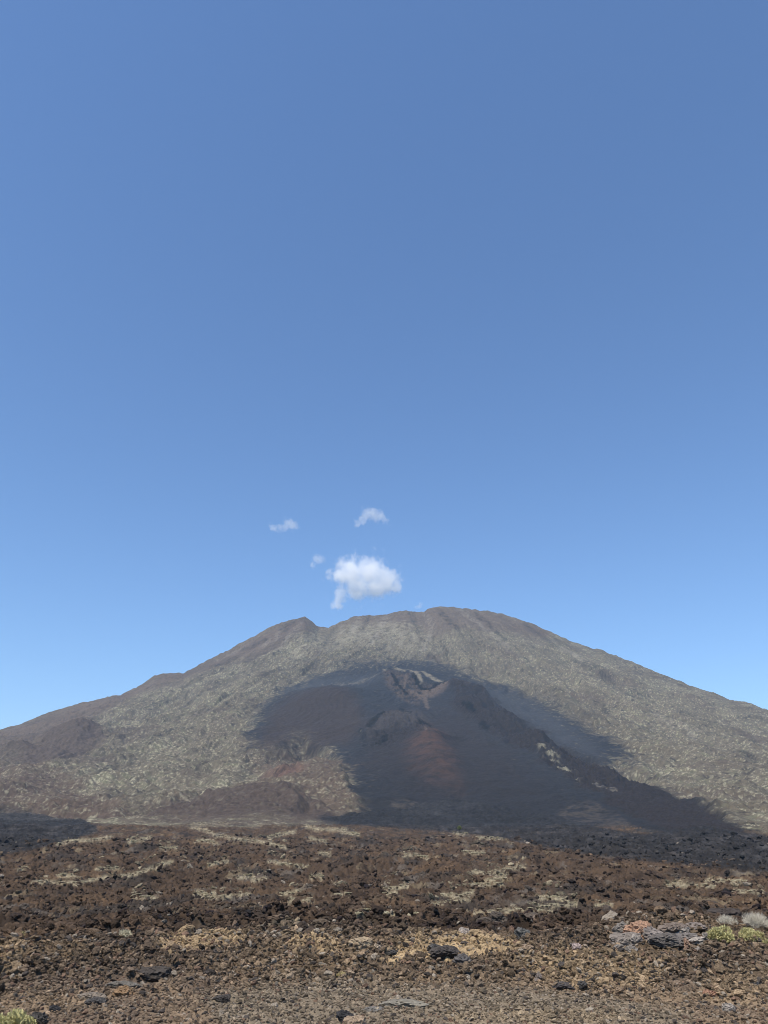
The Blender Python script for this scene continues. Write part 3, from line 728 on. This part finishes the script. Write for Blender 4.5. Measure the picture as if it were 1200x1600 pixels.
# notable rocks: pixel of the foot, half width px, height factor, tint, label
BIG = [
    (1003, 1466, 22, 0.75, (0.33, 0.20, 0.13), 3, 'orange tinted boulder on top of the grey outcrop behind the gravel bank', 0.15),
    (985, 1478, 24, 0.62, (0.19, 0.16, 0.135), 2, 'grey boulder leaning at the left end of the outcrop, below the orange one', 0.1),
    (1022, 1474, 22, 0.8, (0.20, 0.17, 0.15), 6, 'pale grey slanting slab just right of the orange tinted boulder', -0.6),
    (1045, 1478, 26, 0.55, (0.115, 0.10, 0.088), 1, 'dark grey overhanging slab in the middle of the outcrop', 0.05),
    (1085, 1474, 34, 0.42, (0.15, 0.13, 0.115), 0, 'long flat grey slab with a black hollow under its edge', 0.0),
    (1062, 1458, 26, 0.5, (0.16, 0.125, 0.10), 5, 'brown grey boulder at the back of the rock outcrop', 0.3),
    (1095, 1455, 24, 0.5, (0.19, 0.155, 0.13), 4, 'light brown rock on the back edge of the outcrop, beside the yellow green shrub', -0.2),
    (1075, 1482, 14, 0.6, (0.26, 0.17, 0.12), 7, 'small reddish stone resting on the flat slab of the outcrop', 0.1),
    (565, 1480, 18, 0.55, (0.34, 0.26, 0.17), 3, 'rounded tan boulder standing alone on the crest of the bank', 0.1),
    (588, 1482, 9, 0.6, (0.36, 0.29, 0.22), 2, 'small pale stone right beside the rounded tan boulder', 0.0),
    (634, 1574, 34, 0.28, (0.20, 0.178, 0.14), 0, 'broad low grey green slab half buried in the gravel', 0.05),
    (585, 1580, 20, 0.3, (0.16, 0.145, 0.125), 4, 'flat grey brown slab buried at the left end of the grey green one', 0.1),
    (540, 1598, 16, 0.8, (0.035, 0.033, 0.034), 6, 'black angular rock at the bottom edge of the gravel', -0.3),
    (556, 1604, 16, 0.7, (0.30, 0.22, 0.15), 2, 'tan pointed rock touching the black angular one', 0.3),
    (140, 1561, 20, 0.4, (0.19, 0.155, 0.12), 1, 'tilted grey slab below the dark hollow in the rubble', -0.3),
    (150, 1570, 15, 0.6, (0.075, 0.068, 0.062), 5, 'blue black rock just under the tilted grey slab', 0.2),
    (192, 1558, 16, 0.55, (0.23, 0.145, 0.08), 7, 'rusty orange rock right of the tilted grey slab', 0.1),
    (190, 1542, 22, 0.35, (0.13, 0.115, 0.095), 0, 'low blue grey rock at the left rim of the dark hollow', 0.0),
    (240, 1531, 26, 0.5, (0.06, 0.05, 0.042), 2, 'black rock overhanging the dark hollow in the rubble', 0.1),
    (350, 1566, 16, 0.5, (0.06, 0.052, 0.046), 1, 'black stone lying alone on the gravel, right of the rusty rock', 0.1),
    (85, 1582, 10, 0.7, (0.035, 0.033, 0.033), 6, 'black stone near the yellow green shrub at the bottom of the bank', 0.2),
    (56, 1600, 12, 0.9, (0.06, 0.055, 0.05), 3, 'dark pointed rock just right of the bottom yellow green shrub', 0.0),
    (700, 1495, 24, 0.62, (0.062, 0.052, 0.046), 5, 'largest black lava block on the pale tan patch', 0.1),
    (680, 1488, 13, 0.7, (0.07, 0.065, 0.06), 6, 'smaller black block left of the largest one on the pale tan patch', 0.4),
    (725, 1506, 16, 0.5, (0.10, 0.09, 0.085), 7, 'dark grey block at the lower right of the largest black block', -0.2),
    (608, 1494, 15, 0.6, (0.06, 0.055, 0.05), 4, 'dark rock over the small black hollow on the tan patch', 0.0),
    (825, 1484, 16, 0.45, (0.26, 0.19, 0.13), 4, 'tan rock with a dark hollow beneath it, right of the pale patch', 0.1),
    (816, 1466, 13, 0.9, (0.11, 0.105, 0.095), 6, 'tall dark grey rock standing on the crest right of the pale patch', 0.5),
    (901, 1484, 7, 0.9, (0.38, 0.30, 0.27), 3, 'small round pinkish stone on the crest of the bank', 0.0),
    (725, 1462, 12, 0.8, (0.34, 0.29, 0.25), 2, 'pale pinkish pointed stone behind the black blocks', 0.1),
    (882, 1546, 20, 0.45, (0.07, 0.06, 0.055), 5, 'dark flat rock at the foot of the tan rubble', 0.0),
    (912, 1544, 13, 0.6, (0.06, 0.055, 0.05), 1, 'small dark rock right beside the dark flat one at the foot of the tan rubble', 0.4),
    (842, 1531, 9, 0.6, (0.2, 0.165, 0.14), 7, 'grey brown stone with dark gap at its left, above the gravel', 0.2),
    (495, 1455, 12, 0.4, (0.20, 0.19, 0.18), 0, 'flat pale grey slab lying on the dark lava behind the bank', 0.1),
    (1140, 1436, 24, 0.5, (0.05, 0.04, 0.034), 2, 'black lava ledge behind the grey dead shrub', 0.1),
    (1196, 1428, 14, 0.6, (0.03, 0.028, 0.028), 6, 'black lava block above the grey and yellow shrubs', 0.2),
    (970, 1552, 12, 0.5, (0.22, 0.155, 0.10), 1, 'brown stone on the gravel below the tan rubble', 0.1),
    (1139, 1580, 9, 0.8, (0.30, 0.26, 0.22), 3, 'pale rounded stone in the brown rubble below the shrubs', 0.1),
    (1110, 1556, 10, 0.6, (0.30, 0.17, 0.11), 2, 'reddish stone in the brown rubble below the outcrop', 0.1),
]
BIG_XY = []
for (px, py, w, hf, tint, k, label, rz) in BIG:
    x, y, z, r = drop(px, py, 8.0, 60)
    s = w * r / 1330.0
    BIG_XY.append((x, y, s))
    put_rock('boulder' if w >= 14 else 'rock', BIGROCKS[k], x, y + s * 0.3, z, s, s * 0.85, s * hf * 1.5, (0, 0, rz + (0 if w > 14 else k)), tint, label, 'boulder' if w >= 14 else 'rock', sink=0.44 if hf < 0.45 else 0.3)

# broken pieces heaped round the outcrop
oq = [(RNG.uniform(962, 1120), RNG.uniform(1450, 1490), RNG.uniform(6, 13)) for _ in range(26)]
ox, oy, oz, orr = drop_many([q[0] for q in oq], [q[1] for q in oq], 8, 40)
for q in range(26):
    s = oq[q][2] * orr[q] / 1330.0
    g = RNG.uniform(0.16, 0.30)
    BIG_XY.append((ox[q], oy[q], s))
    put_rock('rock', ROCKS[q % 14], ox[q], oy[q], oz[q], s, s * 0.9, s * RNG.uniform(0.7, 1.1), tuple(RNG.uniform(-0.4, 0.4, 2)) + (RNG.uniform(0, 6.28),), (g * 1.06, g * 0.92, g * 0.78),
             'pale grey broken rock heaped around the slabs of the outcrop', 'rock', 'broken rocks heaped on the outcrop', sink=0.25)

# rubble tint at a place
def tint_at(x, y, n):
    c = field_or_ground(x, y)
    v = RNG.lognormal(0.10, 0.34, n) * (1 + 0.4 * sstep(11.0, 12.6, np.hypot(x, y)) * (1 - sstep(16, 19, np.hypot(x, y))))
    t = c * v[:, None]
    k = RNG.random(n)
    away = np.hypot(x, y) > 17
    dark = (k < 0.10) & ~away; pale = k > np.where(away, 0.985, 0.94); red = (k > 0.88) & (k <= 0.94) & ~away
    t[dark] = np.array([0.075, 0.062, 0.052]) * RNG.uniform(0.7, 1.5, (dark.sum(), 1))
    t[pale] = np.array([0.36, 0.30, 0.23]) * RNG.uniform(0.7, 1.2, (pale.sum(), 1))
    t[red] = np.array([0.22, 0.14, 0.095]) * RNG.uniform(0.6, 1.3, (red.sum(), 1))
    t = t * np.minimum(1.0, 0.5 / t.max(1))[:, None]
    return np.maximum(t * ALBEDO, 0.018)
def field_or_ground(x, y):
    r = np.hypot(x, y)
    px, py = project(x, y, land_smooth(np.arctan2(x, y), r))
    w = sstep(15.6, 17.6, r)[:, None]
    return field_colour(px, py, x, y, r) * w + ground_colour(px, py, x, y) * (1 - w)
def sector(n, r0, r1, half=math.radians(38)):
    r = np.sqrt(RNG.uniform(r0 * r0, r1 * r1, n)); a = RNG.uniform(-half, half, n)
    return np.sin(a) * r, np.cos(a) * r

def sandy(x, y):
    px, py = project(x, y, land1(x, y))
    m = np.zeros(len(x))
    for P, kk in N_TAN[:3]: m = np.maximum(m, sstep(-4, 6, poly_sd(px, py, P)) * min(1.0, kk + 0.2))
    return m

# single rubble rocks, the largest in the near rubble
n = 900
x, y = sector(n, 9.2, 16.8, math.radians(24.5))
keep = []
for q in range(n):
    rq = math.hypot(x[q], y[q])
    if rq < 11.4 and RNG.random() < 0.80: continue
    if all((x[q] - bx) ** 2 + (y[q] - by) ** 2 > (bs * 1.1 + 0.08) ** 2 for bx, by, bs in BIG_XY) and all((x[q] - x[p]) ** 2 + (y[q] - y[p]) ** 2 > 0.05 for p in keep):
        keep.append(q)
    if len(keep) == 240: break
keep = [q for q, sd in zip(keep, sandy(x[keep], y[keep])) if sd < 0.4]
x = x[keep]; y = y[keep]; n = len(keep)
z = land1(x, y); t = tint_at(x, y, n); s = RNG.uniform(0.034, 0.068, n) * (0.7 + 0.35 * sstep(11, 13, np.hypot(x, y)))
for q in range(n):
    lum = t[q].mean()
    shade = 'blackish' if lum < 0.065 else ('pale tan' if lum > 0.2 else ('reddish brown' if t[q][0] > 1.75 * t[q][2] and lum > .1 else 'brown'))
    zone = 'on the flat grey gravel in front of the bank' if math.hypot(x[q], y[q]) < 11.4 else 'among the loose rubble of the bank'
    put_rock('rock', ROCKS[q % 14], x[q], y[q], z[q], s[q], s[q] * 0.9, s[q] * RNG.uniform(0.7, 1.0), tuple(RNG.uniform(-0.35, 0.35, 2)) + (RNG.uniform(0, 6.28),), t[q],
             'small %s lava rock lying %s' % (shade, zone), 'rock', '%s rocks %s' % (shade, zone), sink=0.3)

# countless stones: instanced over points
KINDS = bpy.data.collections.new('stone kinds')
protos = [o for o in COL.objects if o.type == 'MESH' and o.data in ROCKS]
seen = set(); 
for o in protos:
    if o.data.name not in seen:
        seen.add(o.data.name); KINDS.objects.link(o)
def scatter(name, x, y, z, size, tint, squash=(0.6, 1.0)):
    n = len(x)
    me = bpy.data.meshes.new(name)
    me.vertices.add(n)
    me.vertices.foreach_set('co', np.stack([x, y, z], 1).astype(np.float32).ravel())
    a = me.attributes.new('tint', 'FLOAT_COLOR', 'POINT'); a.data.foreach_set('color', np.concatenate([tint, np.ones((n, 1))], 1).astype(np.float32).ravel())
    sc = np.stack([size, size * RNG.uniform(0.75, 1.0, n), size * RNG.uniform(*squash, n)], 1)
    a = me.attributes.new('size', 'FLOAT_VECTOR', 'POINT'); a.data.foreach_set('vector', sc.astype(np.float32).ravel())
    rt = np.stack([RNG.normal(0, 0.45, n), RNG.normal(0, 0.45, n), RNG.uniform(0, 6.28, n)], 1)
    a = me.attributes.new('turn', 'FLOAT_VECTOR', 'POINT'); a.data.foreach_set('vector', rt.astype(np.float32).ravel())
    a = me.attributes.new('pick', 'INT', 'POINT'); a.data.foreach_set('value', RNG.integers(0, len(KINDS.objects), n).astype(np.int32))
    me.materials.append(MAT_ROCK)
    o = bpy.data.objects.new(name, me); COL.objects.link(o); o['kind'] = 'stuff'
    ng = bpy.data.node_groups.new(name, 'GeometryNodeTree')
    ng.interface.new_socket('Geometry', in_out='INPUT', socket_type='NodeSocketGeometry'); ng.interface.new_socket('Geometry', in_out='OUTPUT', socket_type='NodeSocketGeometry')
    gi = ng.nodes.new('NodeGroupInput'); go = ng.nodes.new('NodeGroupOutput')
    ci = ng.nodes.new('GeometryNodeCollectionInfo'); ci.inputs['Collection'].default_value = KINDS; ci.inputs['Separate Children'].default_value = True; ci.inputs['Reset Children'].default_value = True
    ip = ng.nodes.new('GeometryNodeInstanceOnPoints'); ip.inputs['Pick Instance'].default_value = True
    def attr(nm, ty):
        q = ng.nodes.new('GeometryNodeInputNamedAttribute'); q.data_type = ty; q.inputs['Name'].default_value = nm
        return [s for s in q.outputs if s.enabled and s.name == 'Attribute'][0]
    er = ng.nodes.new('FunctionNodeEulerToRotation')
    L = ng.links.new
    L(gi.outputs[0], ip.inputs['Points']); L(ci.outputs[0], ip.inputs['Instance'])
    L(attr('pick', 'INT'), ip.inputs['Instance Index']); L(attr('size', 'FLOAT_VECTOR'), ip.inputs['Scale'])
    L(attr('turn', 'FLOAT_VECTOR'), er.inputs[0]); L(er.outputs[0], ip.inputs['Rotation'])
    L(ip.outputs[0], go.inputs[0])
    md = o.modifiers.new('scatter', 'NODES'); md.node_group = ng
    return o
# rubble of the bank
n = 185000
x, y = sector(n, 10.6, 20)
r = np.hypot(x, y); dens = sstep(10.8, 12.8, r + fbm(x / 1.2, y / 1.2, 2, 901) * 0.9) * (0.35 + 0.65 * sstep(-0.25, 0.2, fbm(x / 0.9, y / 0.9, 3, 905)))
dens = dens * (1 - 0.9 * sandy(x, y))
k = RNG.random(n) < dens; x = x[k]; y = y[k]; n = len(x)
s = np.minimum(RNG.lognormal(math.log(0.0225), 0.45, n), 0.07) * (1 + 0.5 * sstep(15, 20, np.hypot(x, y)))
scatter('rubble', x, y, land1(x, y) + s * RNG.uniform(0.0, 1.3, n), s, tint_at(x, y, n))
# fine gravel
n = 150000
x, y = sector(n, 8.2, 17)
k = RNG.random(n) > 0.7 * sandy(x, y); x = x[k]; y = y[k]; n = len(x)
s = np.minimum(RNG.lognormal(math.log(0.0145), 0.42, n), 0.045)
scatter('gravel', x, y, land1(x, y) + s * 0.25, s, tint_at(x, y, n))
# clinker blocks on the lava field
n = 140000
r = np.exp(RNG.uniform(math.log(17), math.log(520), n)); a = RNG.uniform(-math.radians(38), math.radians(38), n)
x = np.sin(a) * r; y = np.cos(a) * r
k = RNG.random(n) < (0.25 + 0.75 * sstep(-0.2, 0.3, fbm(x / 6, y / 6, 3, 911))); x = x[k]; y = y[k]; r = r[k]; n = len(x)
s = np.minimum(RNG.lognormal(0, 0.62, n), 3.0) * 0.85 * np.interp(r, [17, 30, 60, 120, 210, 520], [0.06, 0.10, 0.17, 0.26, 0.36, 0.75])
z = land1(x, y); k = strip_mask(*project(x, y, z), x, y) < 0.6; x = x[k]; y = y[k]; s = s[k]; n = len(x)
scatter('clinker', x, y, land1(x, y) + s * 0.15, s, tint_at(x, y, n) * 0.8)

# smaller clinker covering the nearest lava
n = 100000
r = np.exp(RNG.uniform(math.log(15.8), math.log(60), n)); a = RNG.uniform(-math.radians(38), math.radians(38), n)
x = np.sin(a) * r; y = np.cos(a) * r
s = RNG.lognormal(0, 0.45, n) * np.interp(r, [16, 25, 40, 60], [0.038, 0.062, 0.095, 0.13])
scatter('scoria', x, y, land1(x, y) + s * RNG.uniform(0.0, 0.8, n), s, tint_at(x, y, n) * 0.9)

# ---------------------------------------------------------------- shrubs
def blades(n, fn, w, l, rg, cup=0.5):
    """n small leaf faces; fn gives positions and directions"""
    p, d = fn(n)
    d = d / np.linalg.norm(d, axis=1)[:, None]
    u = np.cross(d, rg.normal(size=(n, 3))); u /= np.linalg.norm(u, axis=1)[:, None] + 1e-9
    L = l * rg.uniform(0.6, 1.3, n)[:, None]; W = w * rg.uniform(0.7, 1.3, n)[:, None]
    v = np.stack([p - u * W, p + u * W, p + d * L + u * W * 0.35, p + d * L - u * W * 0.35], 1).reshape(-1, 3)
    f = np.arange(4 * n).reshape(-1, 4)
    return v, f
def cushion(seed, n, w, l, lobes=7, hf=0.6, spread=0.6):
    rg = np.random.default_rng(seed)
    cs = np.stack([rg.uniform(-spread, spread, lobes), rg.uniform(-spread, spread, lobes), rg.uniform(0.05, 0.35, lobes) * hf], 1)
    rad = rg.uniform(0.28, 0.5, lobes)
    def fn(n):
        k = rg.integers(0, lobes, n)
        d = rg.normal(size=(n, 3)); d[:, 2] = np.abs(d[:, 2]); d /= np.linalg.norm(d, axis=1)[:, None]
        q = rg.uniform(0.55, 1.0, n) ** 0.5
        p = cs[k] + d * (rad[k] * q)[:, None] * np.array([1, 1, hf * 1.6])
        return p, d + rg.normal(0, 0.45, (n, 3)) + np.array([0, 0, 0.4])
    return blades(n, fn, w, l, rg)
def stems(seed, n, h, spread, w=0.02):
    rg = np.random.default_rng(seed)
    V, F = [], []
    for k in range(n):
        a = rg.uniform(0, 6.28); s = rg.uniform(0.2, 1) * spread
        top = np.array([math.cos(a) * s, math.sin(a) * s, h * rg.uniform(0.6, 1.0)])
        mid = top * 0.5 + np.array([rg.normal(0, .05), rg.normal(0, .05), 0.08 * h])
        pts = [np.zeros(3) + np.array([rg.normal(0, .04), rg.normal(0, .04), -0.06]), mid, top]
        base = sum(len(q) for q in V)
        ring = []
        for j, p in enumerate(pts):
            rr = w * (1 - 0.4 * j)
            ring.append(np.stack([p + np.array([math.cos(b) * rr, math.sin(b) * rr, 0]) for b in np.linspace(0, 6.283, 6)[:-1]]))
        V.append(np.concatenate(ring))
        for j in range(2):
            for b in range(5):
                F.append([base + j * 5 + b, base + j * 5 + (b + 1) % 5, base + (j + 1) * 5 + (b + 1) % 5, base + (j + 1) * 5 + b])
    return np.concatenate(V), np.array(F)
def part(name, vf, mat, parent):
    o = mesh_obj(name, vf[0], vf[1], mat, None, False); o.parent = parent
    return o
def near_shrub(px, py, wpx, hf, mat, seed, label, leafn=1500, cat='shrub', name='shrub', lobes=8, w=0.035, l=0.11, group=None):
    x, y, z, r = drop(px, py, 8, 90)
    s = wpx * r / 1330.0
    e = bpy.data.objects.new(name, None); COL.objects.link(e); e.location = (x, y + s * 0.4, z - 0.03 * s); e.scale = (s, s, s); e.empty_display_size = 0.2
    tag(e, label, cat, group)
    part('foliage', cushion(seed, leafn, w, l, lobes, hf), mat, e)
    part('branches', stems(seed + 1, 14, 0.45 * hf / 0.6, 0.6), MAT_WOOD, e)
near_shrub(1130, 1474, 23, 0.85, MAT_YELLOW, 1, 'yellow green cushion shrub beside the grey rock outcrop', 2600, lobes=10)
near_shrub(1184, 1472, 20, 0.8, MAT_YELLOW, 2, 'yellow green shrub half hidden under the pale dead twigs, right of the cushion shrub', 2200)
near_shrub(1204, 1480, 13, 0.8, MAT_YELLOW, 3, 'small yellow shrub cut by the edge of the view, below the pale dead twigs', 1200)
near_shrub(1188, 1454, 20, 0.9, MAT_GREY, 4, 'large pale grey dead shrub above the yellow shrubs', 1500, w=0.012, l=0.34)
near_shrub(1140, 1446, 14, 0.8, MAT_GREY, 5, 'spiky grey dead shrub in front of the black lava ledge', 800, w=0.012, l=0.3)
near_shrub(14, 1614, 28, 0.85, MAT_YELLOW, 6, 'yellow green shrub at the foot of the bank in the bottom corner', 2800, lobes=11)
near_shrub(30, 1464, 8, 0.9, MAT_STRAW, 7, 'yellow tuft on the bank crest, leftmost of the three tufts', 500, 'tuft', 'grass_tuft', 5, 0.03, 0.25)
near_shrub(84, 1468, 9, 0.8, MAT_YELLOW, 8, 'yellow tuft beside a dark stone, middle of the three on the bank crest', 600, 'tuft', 'grass_tuft', 5)
near_shrub(190, 1466, 13, 0.7, MAT_PALE, 9, 'wide pale straw tuft on the bank crest, rightmost of the three tufts', 700, 'tuft', 'grass_tuft', 6, 0.025, 0.25)
near_shrub(532, 1528, 9, 0.8, MAT_STRAW, 10, 'straw yellow tuft where the rubble meets the flat gravel', 600, 'tuft', 'grass_tuft', 5)
near_shrub(962, 1466, 9, 0.7, MAT_STRAW, 11, 'faded yellow tuft at the left end of the grey rock outcrop', 500, 'tuft', 'grass_tuft', 5)
near_shrub(1192, 1516, 10, 0.8, MAT_GREY, 12, 'bleached white twig clump in the rubble below the yellow shrubs', 260, 'shrub', 'shrub', 4, 0.014, 0.5)

# the pale shrubs in drifts over the lava field
PROTO = []
for k in range(6):
    v, f = cushion(50 + k, 420, 0.07, 0.17, 5 + k % 3, 0.55)
    o = mesh_obj('pale_shrub', v, f, MAT_PALE, None, False)
    PROTO.append(o)
cnt = 0
mids = [(0.5 * (q[0][0] + q[-1][0]), np.interp(0.5 * (q[0][0] + q[-1][0]), [p[0] for p in q], [p[1] for p in q])) for q in STRIPS]
_, _, _, rmids = drop_many([p[0] for p in mids], [p[1] for p in mids], 18, 1200)
want = []
for q, rmid in zip(STRIPS, rmids):
    xs = np.array([p[0] for p in q], float); ys = np.array([p[1] for p in q], float)
    ln = np.concatenate(([0], np.cumsum(np.hypot(np.diff(xs), np.diff(ys)))))
    size = float(np.clip(0.0028 * rmid, 0.25, 1.4))                    # half width, metres
    step = size * 1330 / rmid * 1.25
    m = max(2, min(8, int(ln[-1] / step) + 1))
    side = 'below the left flank' if xs.mean() < 400 else ('below the dark ash slope' if xs.mean() < 800 else 'below the long right flank')
    zone = 'far' if ys.mean() < 1330 else ('middle' if ys.mean() < 1385 else 'near')
    for p in range(m):
        d = ln[-1] * (p + 0.5) / m + RNG.normal(0, step * 0.25)
        want.append((float(np.interp(d, ln, xs)), float(np.interp(d, ln, ys)) + RNG.normal(0, 0.6), size, zone, side))
dx, dy, dz, dr = drop_many([p[0] for p in want], [p[1] for p in want], 18, 1200)
for (x, y, z, (_, _, size, zone, side)) in zip(dx, dy, dz, want):
    k = cnt % 6
    o = PROTO[k] if cnt < 6 else PROTO[k].copy()
    if cnt >= 6: COL.objects.link(o)
    cnt += 1
    sz = size * RNG.uniform(0.55, 1.25)
    o.location = (x, y, z - 0.04 * sz); o.scale = (sz * RNG.uniform(0.9, 1.4), sz, sz * RNG.uniform(0.38, 0.7)); o.rotation_euler = (0, 0, RNG.uniform(0, 6.28))
    tag(o, 'pale dry shrub in a drift on the %s lava field %s' % (zone, side), 'shrub', 'pale shrubs on the %s lava field %s' % (zone, side))
print('pale shrubs', cnt)

# the one small tree
x, y, z, r = drop(718, 1300, 100, 1500)
s = 9.0 * r / 1290.0
e = bpy.data.objects.new('pine_tree', None); COL.objects.link(e); e.location = (x, y, z - 0.1)
tag(e, 'lone small green tree at the far edge of the brown lava field', 'tree')
v, f = cushion(90, 1200, 0.05, 0.14, 9, 1.0, 0.42); v[:, 2] = v[:, 2] * 1.1 + 0.55
part('crown', (v * np.array([0.55, 0.55, 0.62]) * s, f), MAT_PINE, e)
v, f = stems(91, 5, 0.9, 0.25, 0.05)
part('trunk', (v * s * 0.7, f), MAT_WOOD, e)

# ---------------------------------------------------------------- clouds
def cloud(name, blobs, alt, label, density, noise_amp=0.62, seed=0, nscale=1.0, warp=14.0):
    """blobs: px, py, radius px, (depth factor)"""
    cx = sum(b[0] for b in blobs) / len(blobs); cyp = sum(b[1] for b in blobs) / len(blobs)
    az, el = pix_azel(cx, cyp)
    rng_ = (alt - EYE_Z) / math.tan(float(el))
    def wpt(px, py, k=1.0):
        a, b, c = pix_dir(px, py); h = math.hypot(a, b); s = rng_ / h
        return np.array([float(a) * s, float(b) * s, float(c) * s + EYE_Z])
    C = wpt(cx, cyp)
    slant = np.linalg.norm(C - np.array([0, 0, EYE_Z])); pxm = slant / (FPX / math.cos(abs(float(el) - PITCH)))
    loc = []
    for q, b in enumerate(blobs):
        p = wpt(b[0], b[1]) - C
        p[1] += (b[3] if len(b) > 3 else 0) * pxm
        loc.append((p, b[2] * pxm))
    bm = bmesh.new()
    for p, rad in loc:
        mt = Matrix.Translation(Vector(p)) @ Matrix.Diagonal((rad * 1.42 + 8 * pxm,) * 3 + (1,))
        bmesh.ops.create_icosphere(bm, subdivisions=3, radius=1.0, matrix=mt)
    me = bpy.data.meshes.new(name); bm.to_mesh(me); bm.free()
    o = bpy.data.objects.new(name, me); COL.objects.link(o)
    rm = o.modifiers.new('remesh', 'REMESH'); rm.mode = 'VOXEL'; rm.voxel_size = max(r for _, r in loc) * 0.16
    dg = bpy.context.evaluated_depsgraph_get(); dg.update()
    me2 = bpy.data.meshes.new_from_object(o.evaluated_get(dg)); o.modifiers.clear(); o.data = me2
    o.location = C
    m, nt = new_mat(name + '_vapour')
    L = nt.links.new
    out = N(nt, 'ShaderNodeOutputMaterial'); pv = N(nt, 'ShaderNodeVolumePrincipled')
    pv.inputs['Color'].default_value = (1, 1, 1, 1); pv.inputs['Anisotropy'].default_value = 0.0
    tc = N(nt, 'ShaderNodeTexCoord')
    no = N(nt, 'ShaderNodeTexNoise'); no.inputs['Scale'].default_value = nscale / (15 * pxm); no.inputs['Detail'].default_value = 7; no.inputs['Roughness'].default_value = 0.62
    mp = N(nt, 'ShaderNodeVectorMath', operation='ADD'); mp.inputs[1].default_value = (seed * 311.0, seed * 97.0, 0)
    L(tc.outputs['Object'], mp.inputs[0]); L(mp.outputs[0], no.inputs['Vector'])
    n2 = N(nt, 'ShaderNodeTexNoise'); n2.inputs['Scale'].default_value = 1.0 / (14 * pxm); n2.inputs['Detail'].default_value = 5; n2.inputs['Roughness'].default_value = 0.6
    L(mp.outputs[0], n2.inputs['Vector'])
    w1 = N(nt, 'ShaderNodeVectorMath', operation='SUBTRACT'); w1.inputs[1].default_value = (0.5, 0.5, 0.5)
    w2 = N(nt, 'ShaderNodeVectorMath', operation='SCALE'); w2.inputs['Scale'].default_value = 1.7 * warp * pxm
    w3 = N(nt, 'ShaderNodeVectorMath', operation='ADD')
    L(n2.outputs['Color'], w1.inputs[0]); L(w1.outputs[0], w2.inputs[0]); L(w2.outputs[0], w3.inputs[0]); L(tc.outputs['Object'], w3.inputs[1])
    last = None
    for p, rad in loc:
        ds = N(nt, 'ShaderNodeVectorMath', operation='DISTANCE'); ds.inputs[1].default_value = tuple(p)
        L(w3.outputs[0], ds.inputs[0])
        mm = N(nt, 'ShaderNodeMapRange'); mm.inputs[1].default_value = rad * 1.45; mm.inputs[2].default_value = rad * 0.2; mm.inputs[3].default_value = 0.0; mm.inputs[4].default_value = 1.0
        L(ds.outputs['Value'], mm.inputs[0])
        if last is None: last = mm.outputs[0]
        else:
            mx = N(nt, 'ShaderNodeMath', operation='SMOOTH_MAX'); mx.inputs[2].default_value = 0.2
            L(last, mx.inputs[0]); L(mm.outputs[0], mx.inputs[1]); last = mx.outputs[0]
    # density = ramp(shape + (noise - .5) * amp)
    ns = N(nt, 'ShaderNodeMath', operation='MULTIPLY_ADD'); ns.inputs[1].default_value = noise_amp * 2.6; ns.inputs[2].default_value = -noise_amp * 1.3
    L(no.outputs[0], ns.inputs[0])
    sm = N(nt, 'ShaderNodeMath', operation='ADD'); L(last, sm.inputs[0]); L(ns.outputs[0], sm.inputs[1])
    rp = N(nt, 'ShaderNodeMapRange'); rp.interpolation_type = 'SMOOTHSTEP'
    rp.inputs[1].default_value = 0.28; rp.inputs[2].default_value = 0.80; rp.inputs[3].default_value = 0.0; rp.inputs[4].default_value = density
    L(sm.outputs[0], rp.inputs[0]); L(rp.outputs[0], pv.inputs['Density']); L(pv.outputs[0], out.inputs['Volume'])
    me2.materials.clear(); me2.materials.append(m)
    try: m.cycles.volume_step_rate = 0.4
    except Exception: pass
    tag(o, label, 'cloud')
    return o
cloud('cloud', [(545, 895, 25), (578, 895, 26), (605, 908, 22), (560, 915, 22), (590, 918, 20), (525, 898, 13), (618, 918, 11), (532, 930, 12), (527, 945, 9), (560, 928, 13)], 1760,
      'largest white cloud, close over the summit', 0.0115, seed=1)
cloud('cloud', [(573, 804, 11), (583, 803, 11), (592, 808, 10), (600, 812, 7), (567, 812, 9), (559, 818, 7)], 1760, 'small arched cloud, the highest of the five', 0.010, seed=2)
cloud('cloud', [(448, 822, 9), (458, 822, 9), (452, 817, 9), (437, 824, 7), (427, 825, 6)], 1760, 'thin wispy cloud farthest from the summit on the left', 0.008, seed=3)
cloud('cloud', [(497, 874, 9), (489, 882, 6)], 1760, 'faint puff of cloud beside the upper left of the largest cloud', 0.006, seed=4)
cloud('cloud', [(655, 946, 6), (650, 947, 4)], 1760, 'tiny faint wisp of cloud touching the summit ridge', 0.006, seed=5)

# ---------------------------------------------------------------- haze
if HAZE_DENSITY > 0:
    bm = bmesh.new(); bmesh.ops.create_cube(bm, size=1.0)
    me = bpy.data.meshes.new('haze'); bm.to_mesh(me); bm.free()
    o = bpy.data.objects.new('haze', me); COL.objects.link(o)
    z0, z1 = -14.0, 1085.0
    o.scale = (19000, 19000, z1 - z0); o.location = (0, 0, (z0 + z1) / 2)
    m, nt = new_mat('thin_air_haze')
    out = N(nt, 'ShaderNodeOutputMaterial'); pv = N(nt, 'ShaderNodeVolumePrincipled')
    pv.inputs['Color'].default_value = (0.48, 0.72, 1.0, 1); pv.inputs['Density'].default_value = HAZE_DENSITY
    nt.links.new(pv.outputs[0], out.inputs['Volume'])
    try: m.cycles.homogeneous_volume = True
    except Exception: pass
    me.materials.append(m)
    o['kind'] = 'stuff'
